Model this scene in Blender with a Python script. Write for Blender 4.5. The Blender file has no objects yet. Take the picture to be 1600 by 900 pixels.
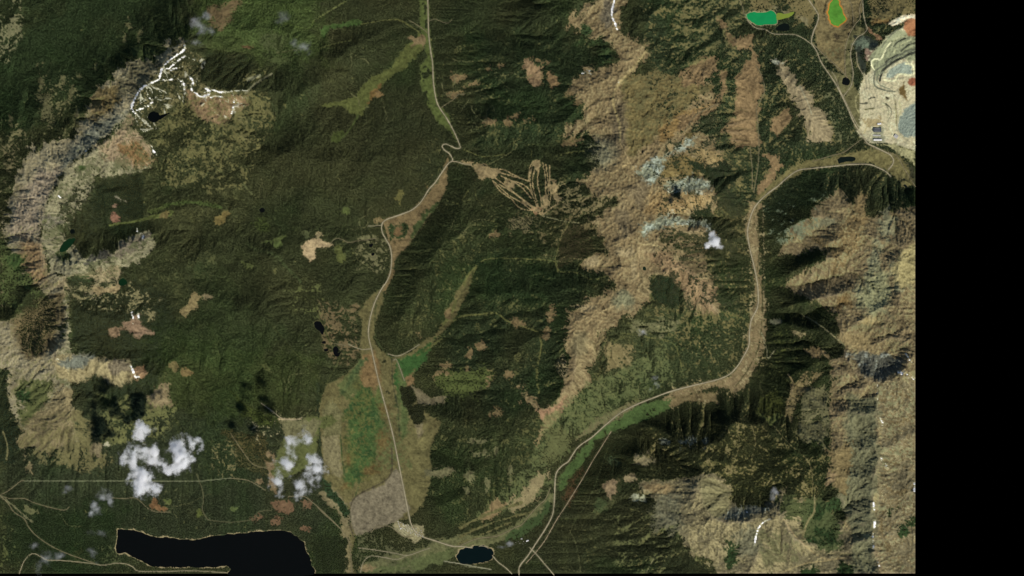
import bpy, bmesh, math, time
import numpy as np
T0 = time.time()
scene = bpy.context.scene
COL = scene.collection
M = 16.0                      # metres to one step of the survey grid used for all coordinates below
def wx(px): return (px - 800.0) * M
def wy(py): return (450.0 - py) * M

# ------------------------------------------------------------------ camera, sky, sun, exposure
cam_d = bpy.data.cameras.new('survey_camera'); cam = bpy.data.objects.new('survey_camera', cam_d)
COL.objects.link(cam); scene.camera = cam
cam_d.type = 'ORTHO'; cam_d.ortho_scale = 1600 * M
cam.location = (0, 0, 30000); cam.rotation_euler = (0, 0, 0)
cam_d.clip_start = 100; cam_d.clip_end = 80000
SUN_EL, SUN_AZ = 46.0, 141.0          # degrees; azimuth clockwise from the top of the frame
world = bpy.data.worlds.new('World'); scene.world = world; world.use_nodes = True
wn = world.node_tree; bg = wn.nodes['Background']
sky = wn.nodes.new('ShaderNodeTexSky'); sky.sky_type = 'NISHITA'; sky.sun_disc = False
sky.sun_elevation = math.radians(SUN_EL); sky.sun_rotation = math.radians(SUN_AZ)
sky.altitude = 3000; sky.air_density = 1.0; sky.dust_density = 0.6
wn.links.new(sky.outputs[0], bg.inputs[0]); bg.inputs[1].default_value = 0.075
sun_d = bpy.data.lights.new('sun', 'SUN'); sun = bpy.data.objects.new('sun', sun_d); COL.objects.link(sun)
sun_d.energy = 4.15; sun_d.angle = math.radians(0.5); sun_d.color = (1.0, 0.95, 0.87)
sun.rotation_euler = (math.radians(90 - SUN_EL), 0, math.radians(180 - SUN_AZ))
sun.location = (0, 0, 20000)
scene.view_settings.view_transform = 'Standard'; scene.view_settings.look = 'None'
scene.view_settings.exposure = 0.0; scene.view_settings.gamma = 1.0
scene.view_settings.use_curve_mapping = False
scene.render.engine = 'CYCLES'
scene.cycles.max_bounces = 16; scene.cycles.diffuse_bounces = 3; scene.cycles.volume_bounces = 14; scene.cycles.transparent_max_bounces = 8

# ------------------------------------------------------------------ small helpers
def tag(o, label=None, cat=None, group=None, kind=None):
    if label: o['label'] = label
    if cat: o['category'] = cat
    if group: o['group'] = group
    if kind: o['kind'] = kind
    return o
def lin(c):
    a = np.array(c, float) / 255.0
    return np.where(a <= 0.04045, a / 12.92, ((a + 0.055) / 1.055) ** 2.4)
AMB = 0.98                              # how bright a level white card comes out
def alb(c): return lin(c) / AMB

X0, Y0, X1, Y1, ST = -36.0, -36.0, 1430.0, 896.0, 1.25
NX = int((X1 - X0) / ST) + 1; NY = int((Y1 - Y0) / ST) + 1
gx = np.linspace(X0, X1, NX); gy = np.linspace(Y0, Y1, NY)
GX, GY = np.meshgrid(gx, gy)
GX = GX.astype(np.float32); GY = GY.astype(np.float32)
DX = (X1 - X0) / (NX - 1); DY = (Y1 - Y0) / (NY - 1)

def vnoise(x, y, seed):
    rng = np.random.RandomState(seed); tab = rng.rand(256, 256).astype(np.float32) * 2 - 1
    xi = np.floor(x).astype(np.int32); yi = np.floor(y).astype(np.int32)
    fx = x - xi; fy = y - yi
    fx = fx * fx * fx * (fx * (fx * 6 - 15) + 10); fy = fy * fy * fy * (fy * (fy * 6 - 15) + 10)
    a = tab[yi & 255, xi & 255]; b = tab[yi & 255, (xi + 1) & 255]
    c = tab[(yi + 1) & 255, xi & 255]; d = tab[(yi + 1) & 255, (xi + 1) & 255]
    return (a + (b - a) * fx) * (1 - fy) + (c + (d - c) * fx) * fy
def fbm(x, y, scale, octs, seed, gain=0.5, ridged=False):
    out = np.zeros_like(x, dtype=np.float32); amp = 1.0; tot = 0.0
    ca, sa = math.cos(0.65), math.sin(0.65)
    u, v = x / scale, y / scale
    for k in range(octs):
        n = vnoise(u + 17.3 * k, v - 9.1 * k, seed + k)
        if ridged: n = 1 - 2 * np.abs(n)
        out += amp * n; tot += amp; amp *= gain
        u, v = (u * ca - v * sa) * 2.03, (u * sa + v * ca) * 2.03
    return out / tot * (1.6 if not ridged else 1.0)
def sstep(a, b, x):
    t = np.clip((x - a) / (b - a), 0, 1); return t * t * (3 - 2 * t)
def up(c, xs, ys, cx0, cy0, cst):        # bilinear read of a coarse grid
    fx = np.clip((xs - cx0) / cst, 0, c.shape[1] - 1.001); fy = np.clip((ys - cy0) / cst, 0, c.shape[0] - 1.001)
    ix = fx.astype(np.int32); iy = fy.astype(np.int32); fx = fx - ix; fy = fy - iy
    return ((c[iy, ix] * (1 - fx) + c[iy, ix + 1] * fx) * (1 - fy) + (c[iy + 1, ix] * (1 - fx) + c[iy + 1, ix + 1] * fx) * fy)
def smooth_line(pts, step=2.5):
    p = np.array([q[:2] for q in pts], float)
    if len(p) < 3:
        q = p
    else:
        q = []
        e = np.vstack([2 * p[0] - p[1], p, 2 * p[-1] - p[-2]])
        for i in range(1, len(e) - 2):
            a, b, c, d = e[i - 1], e[i], e[i + 1], e[i + 2]
            for t in np.linspace(0, 1, 8, endpoint=False):
                q.append(0.5 * ((2 * b) + (-a + c) * t + (2 * a - 5 * b + 4 * c - d) * t * t + (-a + 3 * b - 3 * c + d) * t ** 3))
        q.append(p[-1]); q = np.array(q)
    s = np.r_[0, np.cumsum(np.hypot(*np.diff(q, axis=0).T))]
    n = max(2, int(s[-1] / step) + 1); t = np.linspace(0, s[-1], n)
    return np.c_[np.interp(t, s, q[:, 0]), np.interp(t, s, q[:, 1])]

# ------------------------------------------------------------------ relief: crests and valley floors (x, y, metres)
CRESTS = [
 [(1376,705,1460),(1400,692,1350),(1440,682,1250)],[(1371,650,1440),(1400,638,1330),(1440,622,1250)],[(1368,760,1400),(1400,766,1250),(1440,758,1200)],[(1366,810,1380),(1400,832,1200),(1440,848,1100)],
 [(1366,740,1400),(1335,738,1200),(1308,748,1040)],[(1366,780,1380),(1345,790,1260),(1335,800,1180)],[(1372,618,1460),(1340,612,1260),(1310,616,1080)],
 [(1230,520,560),(1260,505,760),(1300,520,1000)],[(1215,560,420),(1250,568,720),(1290,560,950)],[(1100,705,1000),(1140,720,900),(1165,735,800)],[(1085,705,1000),(1060,735,860),(1020,745,650)],[(1110,690,960),(1135,672,860),(1150,655,800)],
 [(1230,690,850),(1235,730,860),(1225,760,800)],
 [(300,55,1000),(288,75,1180),(255,105,1330),(226,132,1330),(208,165,1350),(180,200,1250),(150,222,1200),(130,240,1250),(98,265,1300),(70,320,1320),(62,370,1340),(66,400,1320),(78,426,1280),(98,432,1280),(104,470,1260),(96,520,1260),(78,560,1300),(92,600,1180),(104,650,1050),(118,690,800)],
 [(236,124,1300),(262,126,1240),(285,136,1200),(310,146,1180),(345,142,1120),(385,146,1000),(402,150,800)],
 [(283,130,1220),(286,165,1000)],
 [(130,240,1250),(165,245,1150),(195,262,1060),(228,266,850)],
 [(98,432,1280),(118,418,1200),(150,408,1150),(180,388,1080),(210,370,1000),(235,360,850)],
 [(104,478,1240),(150,505,1080),(190,510,980),(215,495,960),(250,500,800)],
 [(78,562,1290),(120,560,1180),(165,568,1120),(200,572,1080),(225,592,950),(265,600,750)],
 [(8,485,900),(32,492,920)],[(30,556,960),(52,556,1000),(70,546,960),(74,510,900)],
 [(60,705,560),(90,700,600),(118,690,700)],
 [(962,-30,1250),(957,15,1250),(964,45,1230),(975,70,1180),(1012,76,1180),(988,108,1170),(966,132,1180),(958,158,1180),(968,195,1180),(970,225,1190),(986,255,1200),(978,290,1180),(985,330,1180),(1000,385,1200),(985,410,1160),(960,450,1080),(920,490,1040),(896,515,1020),(905,545,960),(895,590,880),(868,628,760),(850,650,600)],
 [(1012,76,1180),(1040,112,1050),(1085,128,960),(1120,150,850)],
 [(970,255,1200),(1018,264,1180),(1052,245,1120),(1085,234,1060),(1120,236,960)],
 [(985,320,1180),(1015,300,1160),(1050,296,1130),(1100,302,1050),(1135,320,900)],
 [(990,370,1180),(1035,358,1130),(1070,363,1060),(1110,360,980),(1150,382,800)],
 [(1000,388,1200),(1030,400,1130),(1060,425,1060),(1100,440,960),(1118,490,760)],
 [(895,512,1020),(870,470,800),(830,470,650)],[(905,545,960),(990,530,820),(1040,530,700)],
 [(940,268,1120),(895,270,950),(870,275,820)],[(945,390,1050),(880,360,700)],
 [(1440,330,1350),(1410,390,1420),(1390,430,1400),(1400,480,1420),(1436,520,1500),(1414,556,1500),(1400,588,1480),(1370,596,1500),(1371,650,1440),(1376,705,1460),(1368,760,1400),(1366,810,1380),(1364,850,1360),(1380,900,1320)],
 [(1370,598,1500),(1345,582,1440),(1325,556,1350),(1312,548,1150)],
 [(1340,300,900),(1330,350,1150),(1320,388,1150),(1290,395,1050),(1250,420,850),(1225,430,650)],
 [(1410,390,1400),(1370,400,1250),(1330,440,1150),(1280,470,950),(1240,475,750)],
 [(1400,480,1400),(1340,500,1220),(1310,530,1100),(1260,515,850),(1210,500,600)],
 [(1371,650,1440),(1330,640,1250),(1300,640,1100),(1255,600,850),(1230,560,650)],
 [(1376,705,1440),(1330,700,1280),(1270,720,1080)],
 [(1330,360,1140),(1262,345,900),(1230,360,700)],
 [(1012,660,500),(1050,690,900),(1085,705,1000),(1110,690,960),(1150,655,900),(1190,660,800),(1230,690,850)],
 [(1085,705,1000),(1100,740,1150),(1080,770,1200),(1098,800,1230),(1125,815,1260),(1165,806,1240),(1205,795,1180),(1228,812,1180),(1260,850,1080)],
 [(1228,812,1180),(1195,812,1180),(1182,845,1100),(1180,890,980)],
 [(1366,810,1380),(1335,830,1250),(1320,870,1150)],[(1270,720,1080),(1310,780,1100),(1330,830,1000)],
 [(1215,90,750),(1240,130,820),(1262,165,800),(1285,200,720)],[(1100,10,800),(1075,60,820),(1120,110,760)],[(1140,190,700),(1170,130,640)],
 [(1420,60,900),(1440,130,950)],[(1360,25,760),(1400,15,840)],
 [(620,500,380),(640,430,480),(700,350,560),(740,290,520)],[(700,460,420),(650,500,380)],
 [(880,330,720),(900,300,900)],[(640,620,300),(700,660,420),(760,700,480),(820,690,520),(860,640,650)],
 [(690,720,380),(740,760,360),(690,790,250)],[(740,460,520),(800,450,620),(870,460,760)],[(760,560,560),(830,520,700),(880,540,900)],
 [(770,80,560),(830,100,740),(900,125,980),(960,140,1100)],[(740,180,500),(800,190,640),(880,200,900)],
 [(820,30,640),(890,25,950)],[(440,100,600),(520,85,480),(600,50,350)],[(440,180,620),(520,120,520),(620,65,320)],
 [(390,220,720),(480,240,560),(560,250,460),(640,230,420)],[(330,300,620),(420,300,520),(520,310,400),(580,320,330)],
 [(260,320,700),(345,330,600),(380,350,520)],[(290,400,700),(400,400,560),(480,380,460),(540,400,330)],
 [(300,460,700),(380,470,620),(440,520,500),(480,570,380),(475,630,280)],[(260,560,650),(350,560,520),(420,610,350),(455,645,220)],
 [(540,470,400),(560,440,350)],[(170,620,650),(240,650,480),(300,670,380)],[(440,780,200),(500,800,160)],[(320,860,130),(420,800,150)],
 [(1000,740,560),(960,800,380),(920,880,260)],[(1000,700,620),(940,760,420)],
 [(10,40,700),(40,10,720)],[(20,180,620),(50,215,700)],[(300,30,800),(400,40,700),(480,60,520)],
]
FLOORS = [
 [(1388,680,1260),(1440,655,1050)],[(1392,735,1180),(1440,715,980)],[(1385,790,1180),(1440,802,940)],[(1388,862,1080),(1440,880,880)],[(1355,675,1220),(1312,672,930)],[(1350,720,1240),(1318,722,1030)],[(1350,765,1200),(1320,765,1020)],[(1345,632,1180),(1300,628,900)],
 [(1130,705,850),(1110,650,500),(1100,630,200)],[(1060,720,780),(1030,700,500),(1000,675,250)],[(1190,700,640),(1180,670,560),(1165,640,380)],
 [(250,60,880),(200,85,900),(160,120,900),(128,170,900),(90,215,900),(40,250,850),(10,320,800),(5,400,820)],
 [(190,110,1010),(150,160,1040),(110,220,1050),(60,260,1040),(30,330,1000),(35,400,1020)],
 [(-30,130,350),(60,110,430),(110,60,430),(190,20,460),(260,-30,260)],[(110,60,430),(100,150,560),(120,200,600)],[(190,20,460),(170,70,450)],
 [(-30,260,560),(0,330,600),(5,420,640),(20,460,520)],[(-30,620,380),(0,660,340),(20,720,250),(10,775,180),(40,815,130),(120,850,110),(200,850,90)],
 [(0,595,500),(20,640,430)],[(300,780,150),(180,790,130),(80,800,130)],
 [(184,840,92),(300,862,90),(420,860,90),(480,870,90),(545,890,85)],
 [(668,-30,150),(671,60,190),(678,150,230),(702,200,270),(708,245,300),(690,280,250),(650,320,210),(606,350,180),(608,400,160),(588,470,145),(582,530,135),(560,600,125),(560,700,112),(550,790,102),(553,850,92),(555,900,85)],
 [(582,530,135),(620,620,130),(630,700,120),(636,790,110)],[(500,640,130),(505,720,118),(540,790,104)],
 [(655,70,200),(610,110,230),(570,155,270),(520,162,330),(440,200,420),(380,250,520)],
 [(500,50,330),(560,35,280),(640,30,220)],[(390,90,520),(480,100,400)],
 [(605,350,185),(560,360,240),(500,340,320),(420,340,420),(340,350,500),(270,360,600)],
 [(250,280,700),(330,300,560),(400,320,460),(520,345,300)],[(240,200,900),(300,210,800),(380,250,600),(480,290,450)],
 [(110,385,950),(115,370,900),(160,360,850),(200,345,760),(260,350,620)],[(190,430,900),(240,440,740),(330,440,560),(420,440,450),(520,530,300),(560,545,160)],
 [(130,450,1000),(190,470,850)],[(120,600,850),(160,620,720),(200,600,760),(260,640,500),(370,630,300),(440,680,150),(500,720,120)],
 [(150,540,900),(200,545,800),(260,540,650),(340,590,420),(440,650,180)],[(60,480,700),(40,520,720)],
 [(240,182,980),(255,188,960)],[(300,240,850),(262,205,930)],[(104,380,980),(98,385,980)],
 [(1180,-30,480),(1190,28,440),(1240,45,470),(1262,100,430),(1290,150,400),(1330,210,380),(1310,245,370),(1240,265,330),(1190,312,290),(1172,350,260),(1185,450,220),(1188,500,205),(1170,560,190),(1130,600,175),(1050,620,150),(960,665,130),(890,720,115),(862,780,105),(800,835,95),(745,865,88),(690,860,86),(600,880,84),(555,890,82)],
 [(1300,0,500),(1300,60,500),(1315,120,460)],[(1185,170,520),(1188,240,380),(1180,300,300)],[(1195,80,560),(1160,110,600)],
 [(1150,250,650),(1110,275,800),(1060,272,930)],[(1180,340,270),(1130,340,620),(1060,335,900)],[(1172,380,260),(1130,395,520),(1100,385,700)],
 [(1186,450,225),(1130,450,420)],[(1175,520,200),(1090,510,420),(1040,500,600)],
 [(1190,420,230),(1240,380,450),(1300,350,800)],[(1195,450,230),(1290,440,800),(1350,420,1050)],[(1190,480,215),(1270,540,700),(1325,542,900),(1350,552,900),(1372,562,920),(1396,560,960)],
 [(1190,480,215),(1260,490,600),(1330,470,1000),(1385,450,1200)],[(1175,560,190),(1215,590,420),(1290,610,800),(1340,620,1100)],
 [(1165,590,190),(1200,630,450),(1250,660,750),(1320,670,1050)],[(1165,750,600),(1170,700,680),(1160,680,700)],
 [(1270,780,700),(1275,830,620),(1250,880,560),(1200,905,520)],[(1275,830,620),(1300,800,800),(1340,780,1050)],[(1300,870,700),(1340,860,900)],[(1130,794,900),(1150,786,840),(1175,780,800),(1200,760,760),(1195,720,700)],
 [(1110,860,900),(1130,890,700)],[(1040,820,800),(1000,860,480)],[(1150,830,1050),(1160,880,800)],[(1210,850,950),(1215,900,700)],
 [(1180,430,235),(1183,400,240)],[(1040,780,850),(1020,790,700),(960,840,350)],[(1010,760,600),(1000,720,500),(960,720,300)],
 [(960,690,150),(1000,680,330)],[(706,248,300),(760,235,380),(840,225,560),(900,225,860)],[(848,337,520),(780,320,440),(720,290,330)],
 [(748,412,420),(870,408,620),(930,425,820)],[(748,412,420),(725,455,360),(690,500,260),(640,548,150)],[(690,498,260),(780,495,480),(845,525,620),(842,600,560)],
 [(842,620,540),(780,610,420),(700,615,240),(640,600,150)],[(735,165,330),(800,165,520),(880,170,850)],[(690,140,240),(760,130,400),(870,140,820)],[(670,60,200),(760,40,420),(850,60,700)],
 [(850,660,450),(880,690,250),(900,700,130)],[(940,580,600),(980,640,200)],[(1000,560,500),(1040,605,170)],[(690,780,180),(790,740,300),(830,760,250),(862,770,110)],[(660,700,200),(720,720,300),(790,720,380)],
 [(1430,260,420),(1400,250,420),(1340,250,380)],[(1430,170,500),(1400,200,480)],[(1395,120,560),(1350,150,480)],
]
CS = 2.5
CNX = int((X1 - X0) / CS) + 2; CNY = int((Y1 - Y0) / CS) + 2
def solve_relief():
    pts = []
    for L in CRESTS + FLOORS:
        for (a, b) in zip(L[:-1], L[1:]):
            n = max(1, int(math.hypot(b[0] - a[0], b[1] - a[1]) / 1.5))
            for t in np.linspace(0, 1, n, endpoint=False): pts.append([a[k] + (b[k] - a[k]) * t for k in range(3)])
        pts.append(list(L[-1]))
    pts = np.array(pts)
    # crests and floors wander a little, like real ones
    wa = fbm(pts[:, 0], pts[:, 1], 22, 3, 900) * 5; wb = fbm(pts[:, 0], pts[:, 1], 22, 3, 950) * 5
    pts[:, 0] += wa; pts[:, 1] += wb
    H = None
    for lv in (16, 8, 4, 2, 1):
        st = CS * lv; nx = int(math.ceil(CNX / lv)) + 1; ny = int(math.ceil(CNY / lv)) + 1
        ix = np.clip(np.round((pts[:, 0] - X0) / st).astype(int), 0, nx - 1); iy = np.clip(np.round((pts[:, 1] - Y0) / st).astype(int), 0, ny - 1)
        s = np.zeros((ny, nx)); c = np.zeros((ny, nx)); np.add.at(s, (iy, ix), pts[:, 2]); np.add.at(c, (iy, ix), 1)
        fix = c > 0; val = s / np.maximum(c, 1)
        yy, xx = np.meshgrid(np.arange(ny) * st + Y0, np.arange(nx) * st + X0, indexing='ij')
        if H is None: H = np.full((ny, nx), val[fix].mean())
        else: H = up(H, xx, yy, X0, Y0, st * 2)
        for it in range(120 if lv > 1 else 60):
            H = np.where(fix, val, H)
            P = np.pad(H, 1, mode='edge')
            H = 0.25 * (P[:-2, 1:-1] + P[2:, 1:-1] + P[1:-1, :-2] + P[1:-1, 2:])
        H = np.where(fix, 0.5 * H + 0.5 * val, H)
    return H[:CNY, :CNX]
Hc = solve_relief().astype(np.float32)
CY, CX = np.meshgrid(np.arange(CNY) * CS + Y0, np.arange(CNX) * CS + X0, indexing='ij')
CX = CX.astype(np.float32); CY = CY.astype(np.float32)
high = sstep(130, 600, Hc)
alpine = sstep(650, 1150, Hc)
Hc = Hc + fbm(CX, CY, 70, 5, 11) * 120 * high + fbm(CX, CY, 26, 4, 31, ridged=True) * (22 + 105 * alpine) * high
# running water cuts the slopes into gullies and spurs
def erode(H, cell, its=170, rate=0.16, talus=8.0, creep=0.018):
    H = H.astype(np.float64).copy(); ny, nx = H.shape; n = ny * nx
    idx = np.arange(n).reshape(ny, nx); A = np.ones(n)
    sh = [(-1, 0), (1, 0), (0, -1), (0, 1), (-1, -1), (-1, 1), (1, -1), (1, 1)]
    for it in range(its):
        P = np.pad(H, 1, constant_values=1e9); best = np.zeros((ny, nx)); rec = idx.copy()
        for dy, dx in sh:
            d = cell * (1.41421 if dy and dx else 1.0)
            s = (H - P[1 + dy:1 + dy + ny, 1 + dx:1 + dx + nx]) / d
            m = s > best; best = np.where(m, s, best); rec = np.where(m, idx + dy * nx + dx, rec)
        r = rec.ravel(); pit = r == idx.ravel()
        A = 1 + 0.985 * np.bincount(r[~pit], weights=A[~pit], minlength=n)
        drop = H.ravel() - H.ravel()[r]
        e = np.minimum(0.4 * drop, rate * np.sqrt(np.minimum(A, 900)) * best.ravel() * (3.0 if it < 0.6 * its else 2.0))
        H -= e.reshape(ny, nx)
        P = np.pad(H, 1, mode='edge'); lap = P[:-2, 1:-1] + P[2:, 1:-1] + P[1:-1, :-2] + P[1:-1, 2:] - 4 * H
        H += creep * lap
        if it % 6 == 0: H += np.where(lap > talus, 0.1 * lap, 0)
    return H.astype(np.float32), A.reshape(ny, nx).astype(np.float32)
He, FLOW = erode(Hc, CS * M, 240, 0.15, 12.0, 0.014)
He = (100 + (He - 100) * 0.9).astype(np.float32)
print('relief', round(time.time() - T0, 1))
# ------------------------------------------------------------------ ground cover
# the surface in fine steps: cut slopes plus fine roughness
H = up(He, GX, GY, X0, Y0, CS).astype(np.float32)
_hi = sstep(140, 420, H)
H = H + _hi * (fbm(GX, GY, 9, 4, 505, 0.65) * 15 + fbm(GX, GY, 5, 3, 515, 0.7, ridged=True) * 9) * (0.75 + 0.9 * sstep(650, 1150, H))
H, FLf = erode(H, ST * M, 50, 0.15, 18.0, 0.008)
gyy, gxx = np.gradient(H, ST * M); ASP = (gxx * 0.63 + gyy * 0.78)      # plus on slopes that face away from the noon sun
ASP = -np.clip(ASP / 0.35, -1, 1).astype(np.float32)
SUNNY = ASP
SLOPE = np.sqrt(gxx ** 2 + gyy ** 2).astype(np.float32)
FL = up(np.log(FLOW), GX, GY, X0, Y0, CS).astype(np.float32)
CURV = 4 * He - np.roll(He, 1, 0) - np.roll(He, -1, 0) - np.roll(He, 1, 1) - np.roll(He, -1, 1)
CURV = up(CURV, GX, GY, X0, Y0, CS)
N1 = fbm(GX, GY, 42, 5, 101, 0.6); N2 = fbm(GX, GY, 15, 4, 131, 0.65); N3 = fbm(GX, GY, 5.5, 3, 161, 0.7)
NR = fbm(GX, GY, 8, 3, 211, 0.7, ridged=True); N4 = fbm(GX, GY, 90, 4, 171); N5 = fbm(GX, GY, 8, 4, 181, 0.7, ridged=True); NF = fbm(GX, GY, 2.9, 2, 191, 0.8)
# streaks that run down the fall line: chutes, scree stripes, tongues of trees
_gy, _gx = np.gradient(He, 1.0); _m = np.maximum(np.hypot(_gx, _gy), 1e-3)
def streak_field(seed, steps=9, scale=2.3):
    w = fbm(GX, GY, scale, 2, seed, 0.6); dxc, dyc = (_gx / _m), (_gy / _m); acc = w.copy(); tot = 1.0
    du = up(dxc, GX, GY, X0, Y0, CS); dv = up(dyc, GX, GY, X0, Y0, CS)
    for sg in (1, -1):
        px, py = GX.copy(), GY.copy(); a, b = du, dv
        for k in range(steps):
            px = px + sg * a * 1.25; py = py + sg * b * 1.25
            jx = np.clip(((px - X0) / DX + 0.5).astype(np.int32), 0, NX - 1); jy = np.clip(((py - Y0) / DY + 0.5).astype(np.int32), 0, NY - 1)
            f = 1 - k / (steps + 2.0); acc += w[jy, jx] * f; tot += f; a, b = du[jy, jx], dv[jy, jx]
    return (acc - acc.mean()) / acc.std() * 0.5
STEEP = sstep(0.08, 0.35, SLOPE)
SK1 = streak_field(301).astype(np.float32); SK2 = streak_field(331, 16, 3.4).astype(np.float32)
N3 = (N3 * (1 - 0.55 * STEEP) + 0.75 * STEEP * SK1).astype(np.float32)
N5 = (N5 * (1 - 0.8 * STEEP) + 1.1 * STEEP * SK2).astype(np.float32)
NR = (NR * (1 - 0.6 * STEEP) + 0.8 * STEEP * SK1).astype(np.float32)
COVER = np.zeros((NY, NX, 3), np.float32); COVER[:] = alb((47, 51, 31))
TREE = np.full((NY, NX), 1.0, np.float32)           # how much forest stands on it
def box(pts, pad):
    p = np.array([q[:2] for q in pts], float)
    i0 = max(0, int((p[:, 0].min() - pad - X0) / DX)); i1 = min(NX, int((p[:, 0].max() + pad - X0) / DX) + 2)
    j0 = max(0, int((p[:, 1].min() - pad - Y0) / DY)); j1 = min(NY, int((p[:, 1].max() + pad - Y0) / DY) + 2)
    return slice(j0, max(j0 + 1, j1)), slice(i0, max(i0 + 1, i1))
def sdist(pts, xx, yy, closed=True):
    p = np.array([q[:2] for q in pts], np.float32); n = len(p)
    d = np.full(xx.shape, 1e9, np.float32); ins = np.zeros(xx.shape, bool)
    for k in range(n if closed else n - 1):
        a = p[k]; b = p[(k + 1) % n]; e = b - a
        ux = xx - a[0]; uy = yy - a[1]
        t = np.clip((ux * e[0] + uy * e[1]) / max(1e-6, float(e @ e)), 0, 1)
        d = np.minimum(d, (ux - t * e[0]) ** 2 + (uy - t * e[1]) ** 2)
        if closed:
            c = (p[k][1] > yy) != (b[1] > yy)
            with np.errstate(divide='ignore', invalid='ignore'):
                xi = e[0] * (yy - a[1]) / (e[1] if e[1] else 1e-9) + a[0]
            ins ^= c & (xx < xi)
    d = np.sqrt(d)
    return np.where(ins, -d, d) if closed else d
def field(pts, pad, closed=True):
    sl = box(pts, pad); sx, sy = GX[sl], GY[sl]
    if sx.size > 20000:                              # large areas: measure coarsely, read back finely
        qx = np.arange(sx[0, 0], sx[0, -1] + 5, 2.5, dtype=np.float32); qy = np.arange(sy[0, 0], sy[-1, 0] + 5, 2.5, dtype=np.float32)
        c = sdist(pts, *np.meshgrid(qx, qy), closed=closed)
        return sl, up(c, sx, sy, qx[0], qy[0], 2.5)
    return sl, sdist(pts, sx, sy, closed)
def noise_edge(sl, warp, speck):
    return warp * N2[sl] + speck * N3[sl] + 0.4 * speck * NF[sl]
TW = np.array([1.02, 1.055, 0.99])
def blend(sl, a, color, tree):
    if color is not None: 
        cc = np.array(color, float) * (TW if max(color) > 62 else 1.0)
        if color[1] > color[0] * 1.15 and max(color) > 50: cc = cc + (cc.mean() - cc) * 0.22 + np.array([4.0, 1.0, 1.0])
        color = tuple(cc)
    if color is not None: COVER[sl] = COVER[sl] * (1 - a[..., None]) + alb(color).astype(np.float32) * a[..., None]
    if tree is not None: TREE[sl] = TREE[sl] * (1 - a) + tree * a
def area(pts, color, tree=0.0, soft=1.5, warp=5, speck=3, k=1.0):
    sl, d = field(pts, warp + speck + soft + 3)
    a = k * sstep(soft, -soft, d + noise_edge(sl, warp, speck)); blend(sl, a, color, tree)
def oval(x, y, r, color, tree=0.0, ry=None, ang=0, **kw):
    ry = ry or r; c, s = math.cos(math.radians(ang)), math.sin(math.radians(ang))
    area([(x + r * math.cos(t) * c - ry * math.sin(t) * s, y + r * math.cos(t) * s + ry * math.sin(t) * c) for t in np.linspace(0, 6.283, 10, endpoint=False)], color, tree, **kw)
def trail(pts, w, color, tree=0.0, k=1.0, wob=0.6, soft=0.7, gap=0.0):
    L = smooth_line(pts, 3.0); sl, d = field(L, w + 4, closed=False)
    a = k * sstep(w / 2 + soft, w / 2 - soft, d + wob * N3[sl] + wob * 0.8 * N2[sl])
    if gap: a = a * sstep(-0.5 + gap, 0.2 + gap, N2[sl] + 0.6 * N3[sl])
    blend(sl, a, color, tree)
def specks(pts, color, thresh, tree=0.0, soft=0.2, k=0.85, warp=10, src=None, shift=0):
    """broken patches inside an area"""
    sl, d = field(pts, warp + 4)
    n = (0.50 * np.roll(N2, shift, 1)[sl] + 0.45 * np.roll(N3, -shift, 0)[sl] + 0.50 * NF[sl] + 0.45 * SUNNY[sl]) if src is None else src[sl]
    a = k * sstep(4, -4, d + warp * N2[sl]) * sstep(thresh - soft, thresh + soft, n); blend(sl, a, color, tree)

# --- broad tones of the forest
BIG = dict(soft=22, warp=22, speck=3, tree=1.0)
area([(-40,-40),(300,-40),(290,60),(200,100),(130,180),(-40,215)], (38,48,28), **BIG)
area([(300,-40),(500,-40),(500,90),(420,100),(300,60)], (58,66,38), **BIG)
area([(680,-40),(900,-40),(880,60),(760,70),(690,60)], (45,51,31), **BIG)
area([(740,60),(930,60),(930,330),(760,300)], (39,48,29), **BIG)
area([(470,180),(690,140),(690,300),(600,330),(560,250)], (46,50,31), **BIG)
area([(620,340),(930,340),(900,640),(640,620),(590,480)], (45,51,30), **BIG)
area([(740,490),(885,490),(880,600),(800,660),(680,640),(690,540)], (38,46,28), **BIG)
area([(740,400),(960,420),(880,480),(750,480)], (38,47,28), **BIG)
area([(60,600),(500,660),(520,840),(0,895),(0,700)], (41,52,30), **BIG)
area([(220,520),(500,560),(470,650),(260,640)], (47,54,29), **BIG)
area([(1000,-40),(1430,-40),(1430,330),(1180,330),(1000,230)], (42,50,32), **BIG)
area([(1100,450),(1190,480),(1160,590),(1020,600),(960,580),(1010,500)], (44,57,30), **BIG)
area([(1190,480),(1300,520),(1260,650),(1190,640)], (36,42,24), **BIG)
area([(1000,640),(1260,640),(1290,760),(1130,800),(1000,740),(960,700)], (40,44,26), **BIG)
area([(830,780),(1000,740),(1120,895),(820,895)], (44,52,28), **BIG)
area([(640,640),(850,660),(800,800),(640,800)], (44,49,29), **BIG)
area([(0,790),(190,790),(180,895),(0,895)], (36,45,26), **BIG)
# mottle: browner and greener stands
COVER *= (1 + 0.10 * N1 + 0.07 * N2 + 0.06 * N4)[..., None]
m = sstep(0.0, 0.9, N4)[..., None]; COVER[:] = COVER * (1 - 0.35 * m) + alb((56, 54, 33)).astype(np.float32) * 0.35 * m
m = sstep(0.1, 0.9, -N4 + 0.4 * N1)[..., None]; COVER[:] = COVER * (1 - 0.3 * m) + alb((38, 56, 28)).astype(np.float32) * 0.3 * m

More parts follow.
